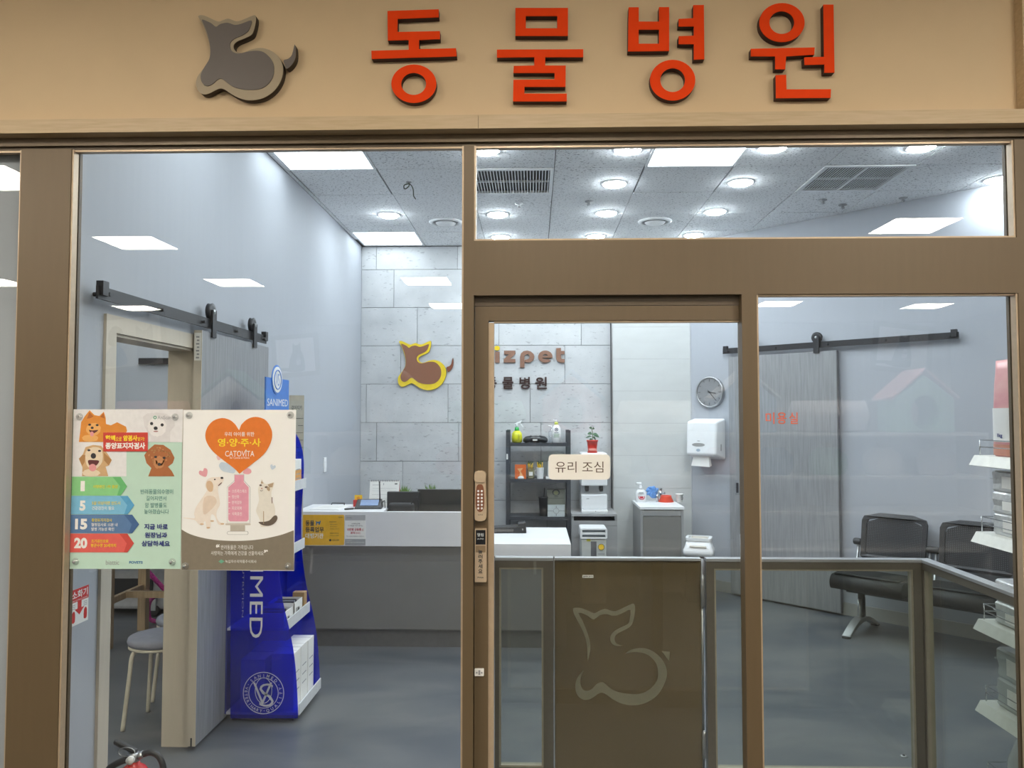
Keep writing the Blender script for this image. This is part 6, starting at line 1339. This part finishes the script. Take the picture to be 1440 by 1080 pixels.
# ================================================================== goods shelf at the right window
XG = 1.88
Yg0, Yg1 = 2.64, onX(1366, 640, XG).y
gs = thing('goods_shelf', 'cream metal goods shelf with wire rails behind the right window', 'shelf', (XG, (Yg0 + Yg1) / 2, 0)); yc = (Yg0 + Yg1) / 2; hl = (Yg1 - Yg0) / 2
M_sh = mat('shelf_cream', (.68, .68, .63), .4)
lev = [onX(1368, y, XG).z for y in (640, 747, 868, 980)] + [.10]
bx('back_panel', M_sh, gs, .40, -hl, .05, .415, hl, 1.75)
for s in (-hl, hl - .03): bx('upright', M_sh, gs, .415, s, 0, .45, s + .03, 1.8)
for i, z in enumerate(lev):
    bx('shelf', M_sh, gs, .02, -hl, z - .02, .40, hl, z)
    MB().hexa([(-.012, -hl, z - .042), (.008, -hl, z - .046), (.008, hl, z - .046), (-.012, hl, z - .042), (.012, -hl, z), (.02, -hl, z), (.02, hl, z), (.012, hl, z)]).build('ticket_rail', M_sh, gs)
    bx('ticket_line', M_dark, gs, -.0065, -hl, z - .0215, -.0035, hl - .03, z - .0195) if False else None
    for zz in (.035, .065): MB().tube([(.03, -hl + .01, z + zz), (.03, hl - .012, z + zz), (.39, hl - .012, z + zz)], .0022, 6).build('wire_rail', M_chrome, gs)
    for p_ in ((.03, hl - .012), (.03, 0), (.03, -hl + .02), (.2, hl - .012)): MB().tube([(*p_, z), (*p_, z + .067)], .0025, 6).build('wire_post', M_chrome, gs)
bx('base_panel', M_sh, gs, .02, -hl, 0, .40, hl, .078)
M_pinkb = ramp_mat('pink_bag', 'noise', [(.3, (.66, .24, .27)), (.7, (.78, .45, .42))], .3, 6, (1, 1, 2)); M_silver = mat('silver_pack', (.62, .63, .63), .25, .3, .12, 40, bump=.5, bscale=25); M_clear = sheet_glass('bag_clear', (.85, .88, .87), .08, (.60, .63, .61), .55, .15); M_salmon = mat('bag_salmon', (.62, .28, .20), .35)
def bag(label, x, y, z, wx, wy, h, m, parts=()):
    t = thing('food_bag', label, 'bag', (x, y, z), 0)
    rings = []
    for f_, sx2, sy2 in ((0, .92, .7), (.08, 1, 1), (.45, .98, .95), (.75, .9, .6), (.9, .86, .15), (1, .86, .10)): rings.append([(wx / 2 * sx2 * 1.0 * math.copysign(abs(math.cos(q)) ** .5, math.cos(q)) * (sy2 if False else 1), wy / 2 * math.copysign(abs(math.sin(q)) ** .5, math.sin(q)), h * f_) for q in [2 * math.pi * i / 20 for i in range(20)]])
    for r_, (f_, sx2, sy2) in zip(rings, ((0, .9, .92), (.08, 1, 1), (.45, .95, .98), (.75, .75, .95), (.9, .4, .93), (1, .2, .93))): r_[:] = [(x_ / (wx / 2) * wx / 2 * sx2, y_ * sy2, z_) for x_, y_, z_ in r_]
    MB().loft(rings).build('bag_body', m, t)
    return t
for k, (y, lb) in enumerate(((Yg1 - .13, 'pink food bag at the far end of the goods shelf top'), (Yg1 - .27, 'pink food bag nearer the window on the goods shelf top'), (Yg1 - .41, 'pink food bag third from the far end of the goods shelf top'))):
    t = bag(lb, XG + .075, y, lev[0], .055, .135, .40, M_pinkb)
    wrap = lambda f0, f1, k_: [[(.0275 * k_ * math.copysign(abs(math.cos(q)) ** .5, math.cos(q)), .0675 * k_ * math.copysign(abs(math.sin(q)) ** .5, math.sin(q)), z_) for q in [2 * math.pi * i / 20 for i in range(20)]] for z_ in (f0, f1)]
    MB().loft(wrap(.06, .2, 1.012), caps=False).build('print_panel', M_paper, t); MB().loft(wrap(.005, .05, 1.014), caps=False).build('pink_band', M_salmon, t)
    o_ = lettering('1kg', nv, t, (-.02, .075, .015, .095), layer=0, bold=.03); o_.rotation_euler.z = -math.pi / 2; o_.location.x = -.0292
def pack(label, x, y, z, wx, wy, h, m=M_silver):
    t = thing('vacuum_pack', label, 'pack', (x, y, z)); R = random.Random(label); rings = []
    for f_, s in ((0, .96), (.10, 1.0), (.35, .985), (.65, 1.0), (.92, 1.0), (1, .95)): rings.append([(px_ * s * (1 + R.uniform(-.03, .02)), py_ * s * (1 + R.uniform(-.05, .03)), h * f_) for px_, py_ in rrect(-wx / 2, -wy / 2, wx / 2, wy / 2, .014, 3)])
    MB().loft(rings, smooth=False).build('pack_body', m, t)
    MB().add([(-wx * .5, wy / 2, h * .55), (wx * .5, wy / 2, h * .55), (wx * .5, wy / 2 + .010, h * .60), (-wx * .5, wy / 2 + .010, h * .60)], [(0, 1, 2, 3)]).build('seal_flap', m, t); MB().box(-wx / 2 - .0015, -wy * .3, h * .2, -wx / 2 + .004, wy * .15, h * .75).build('pack_label', M_paper, t); return t
for li, (n, hh_, nm) in enumerate(((3, .088, 'second'), (2, .09, 'third'), (2, .12, 'fourth'))):
    for j, (y, wh2) in enumerate(((Yg1 - .16, 'far end'), (Yg1 - .44, 'window end'))):
        for k in range(n): pack('silver vacuum pack, %s of the %s goods shelf board, %s of its stack' % (wh2, nm, ('bottom', 'top' if n == 2 else 'middle', 'top')[k]), XG + .2, y, lev[li + 1] + k * (hh_ + .001), .30, .22, hh_, M_silver if li < 2 else M_clear)
bag('clear bag of pale litter on the lowest goods shelf board', XG + .2, Yg1 - .17, lev[4], .3, .26, .24, M_clear); bag('olive bag beside the clear litter bag on the lowest goods shelf board', XG + .22, Yg1 - .44, lev[4], .28, .24, .24, mat('bag_olive', (.33, .34, .22), .5))
# brass floor stop
p = onZ(1271, 1064, 0); t = thing('floor_stop', 'small round steel stop on the floor behind the fence', 'door stop', (p.x, p.y, 0)); MB().lathe([(.016, 0), (.016, .004), (.012, .006), (.001, .006)], n=18, caps=False).build('disc', M_steel, t); MB().lathe([(.006, .006), (.006, .009), (.001, .009)], n=12, caps=False).build('screw', M_dark, t)
bpy.data.scenes.remove(TMP)
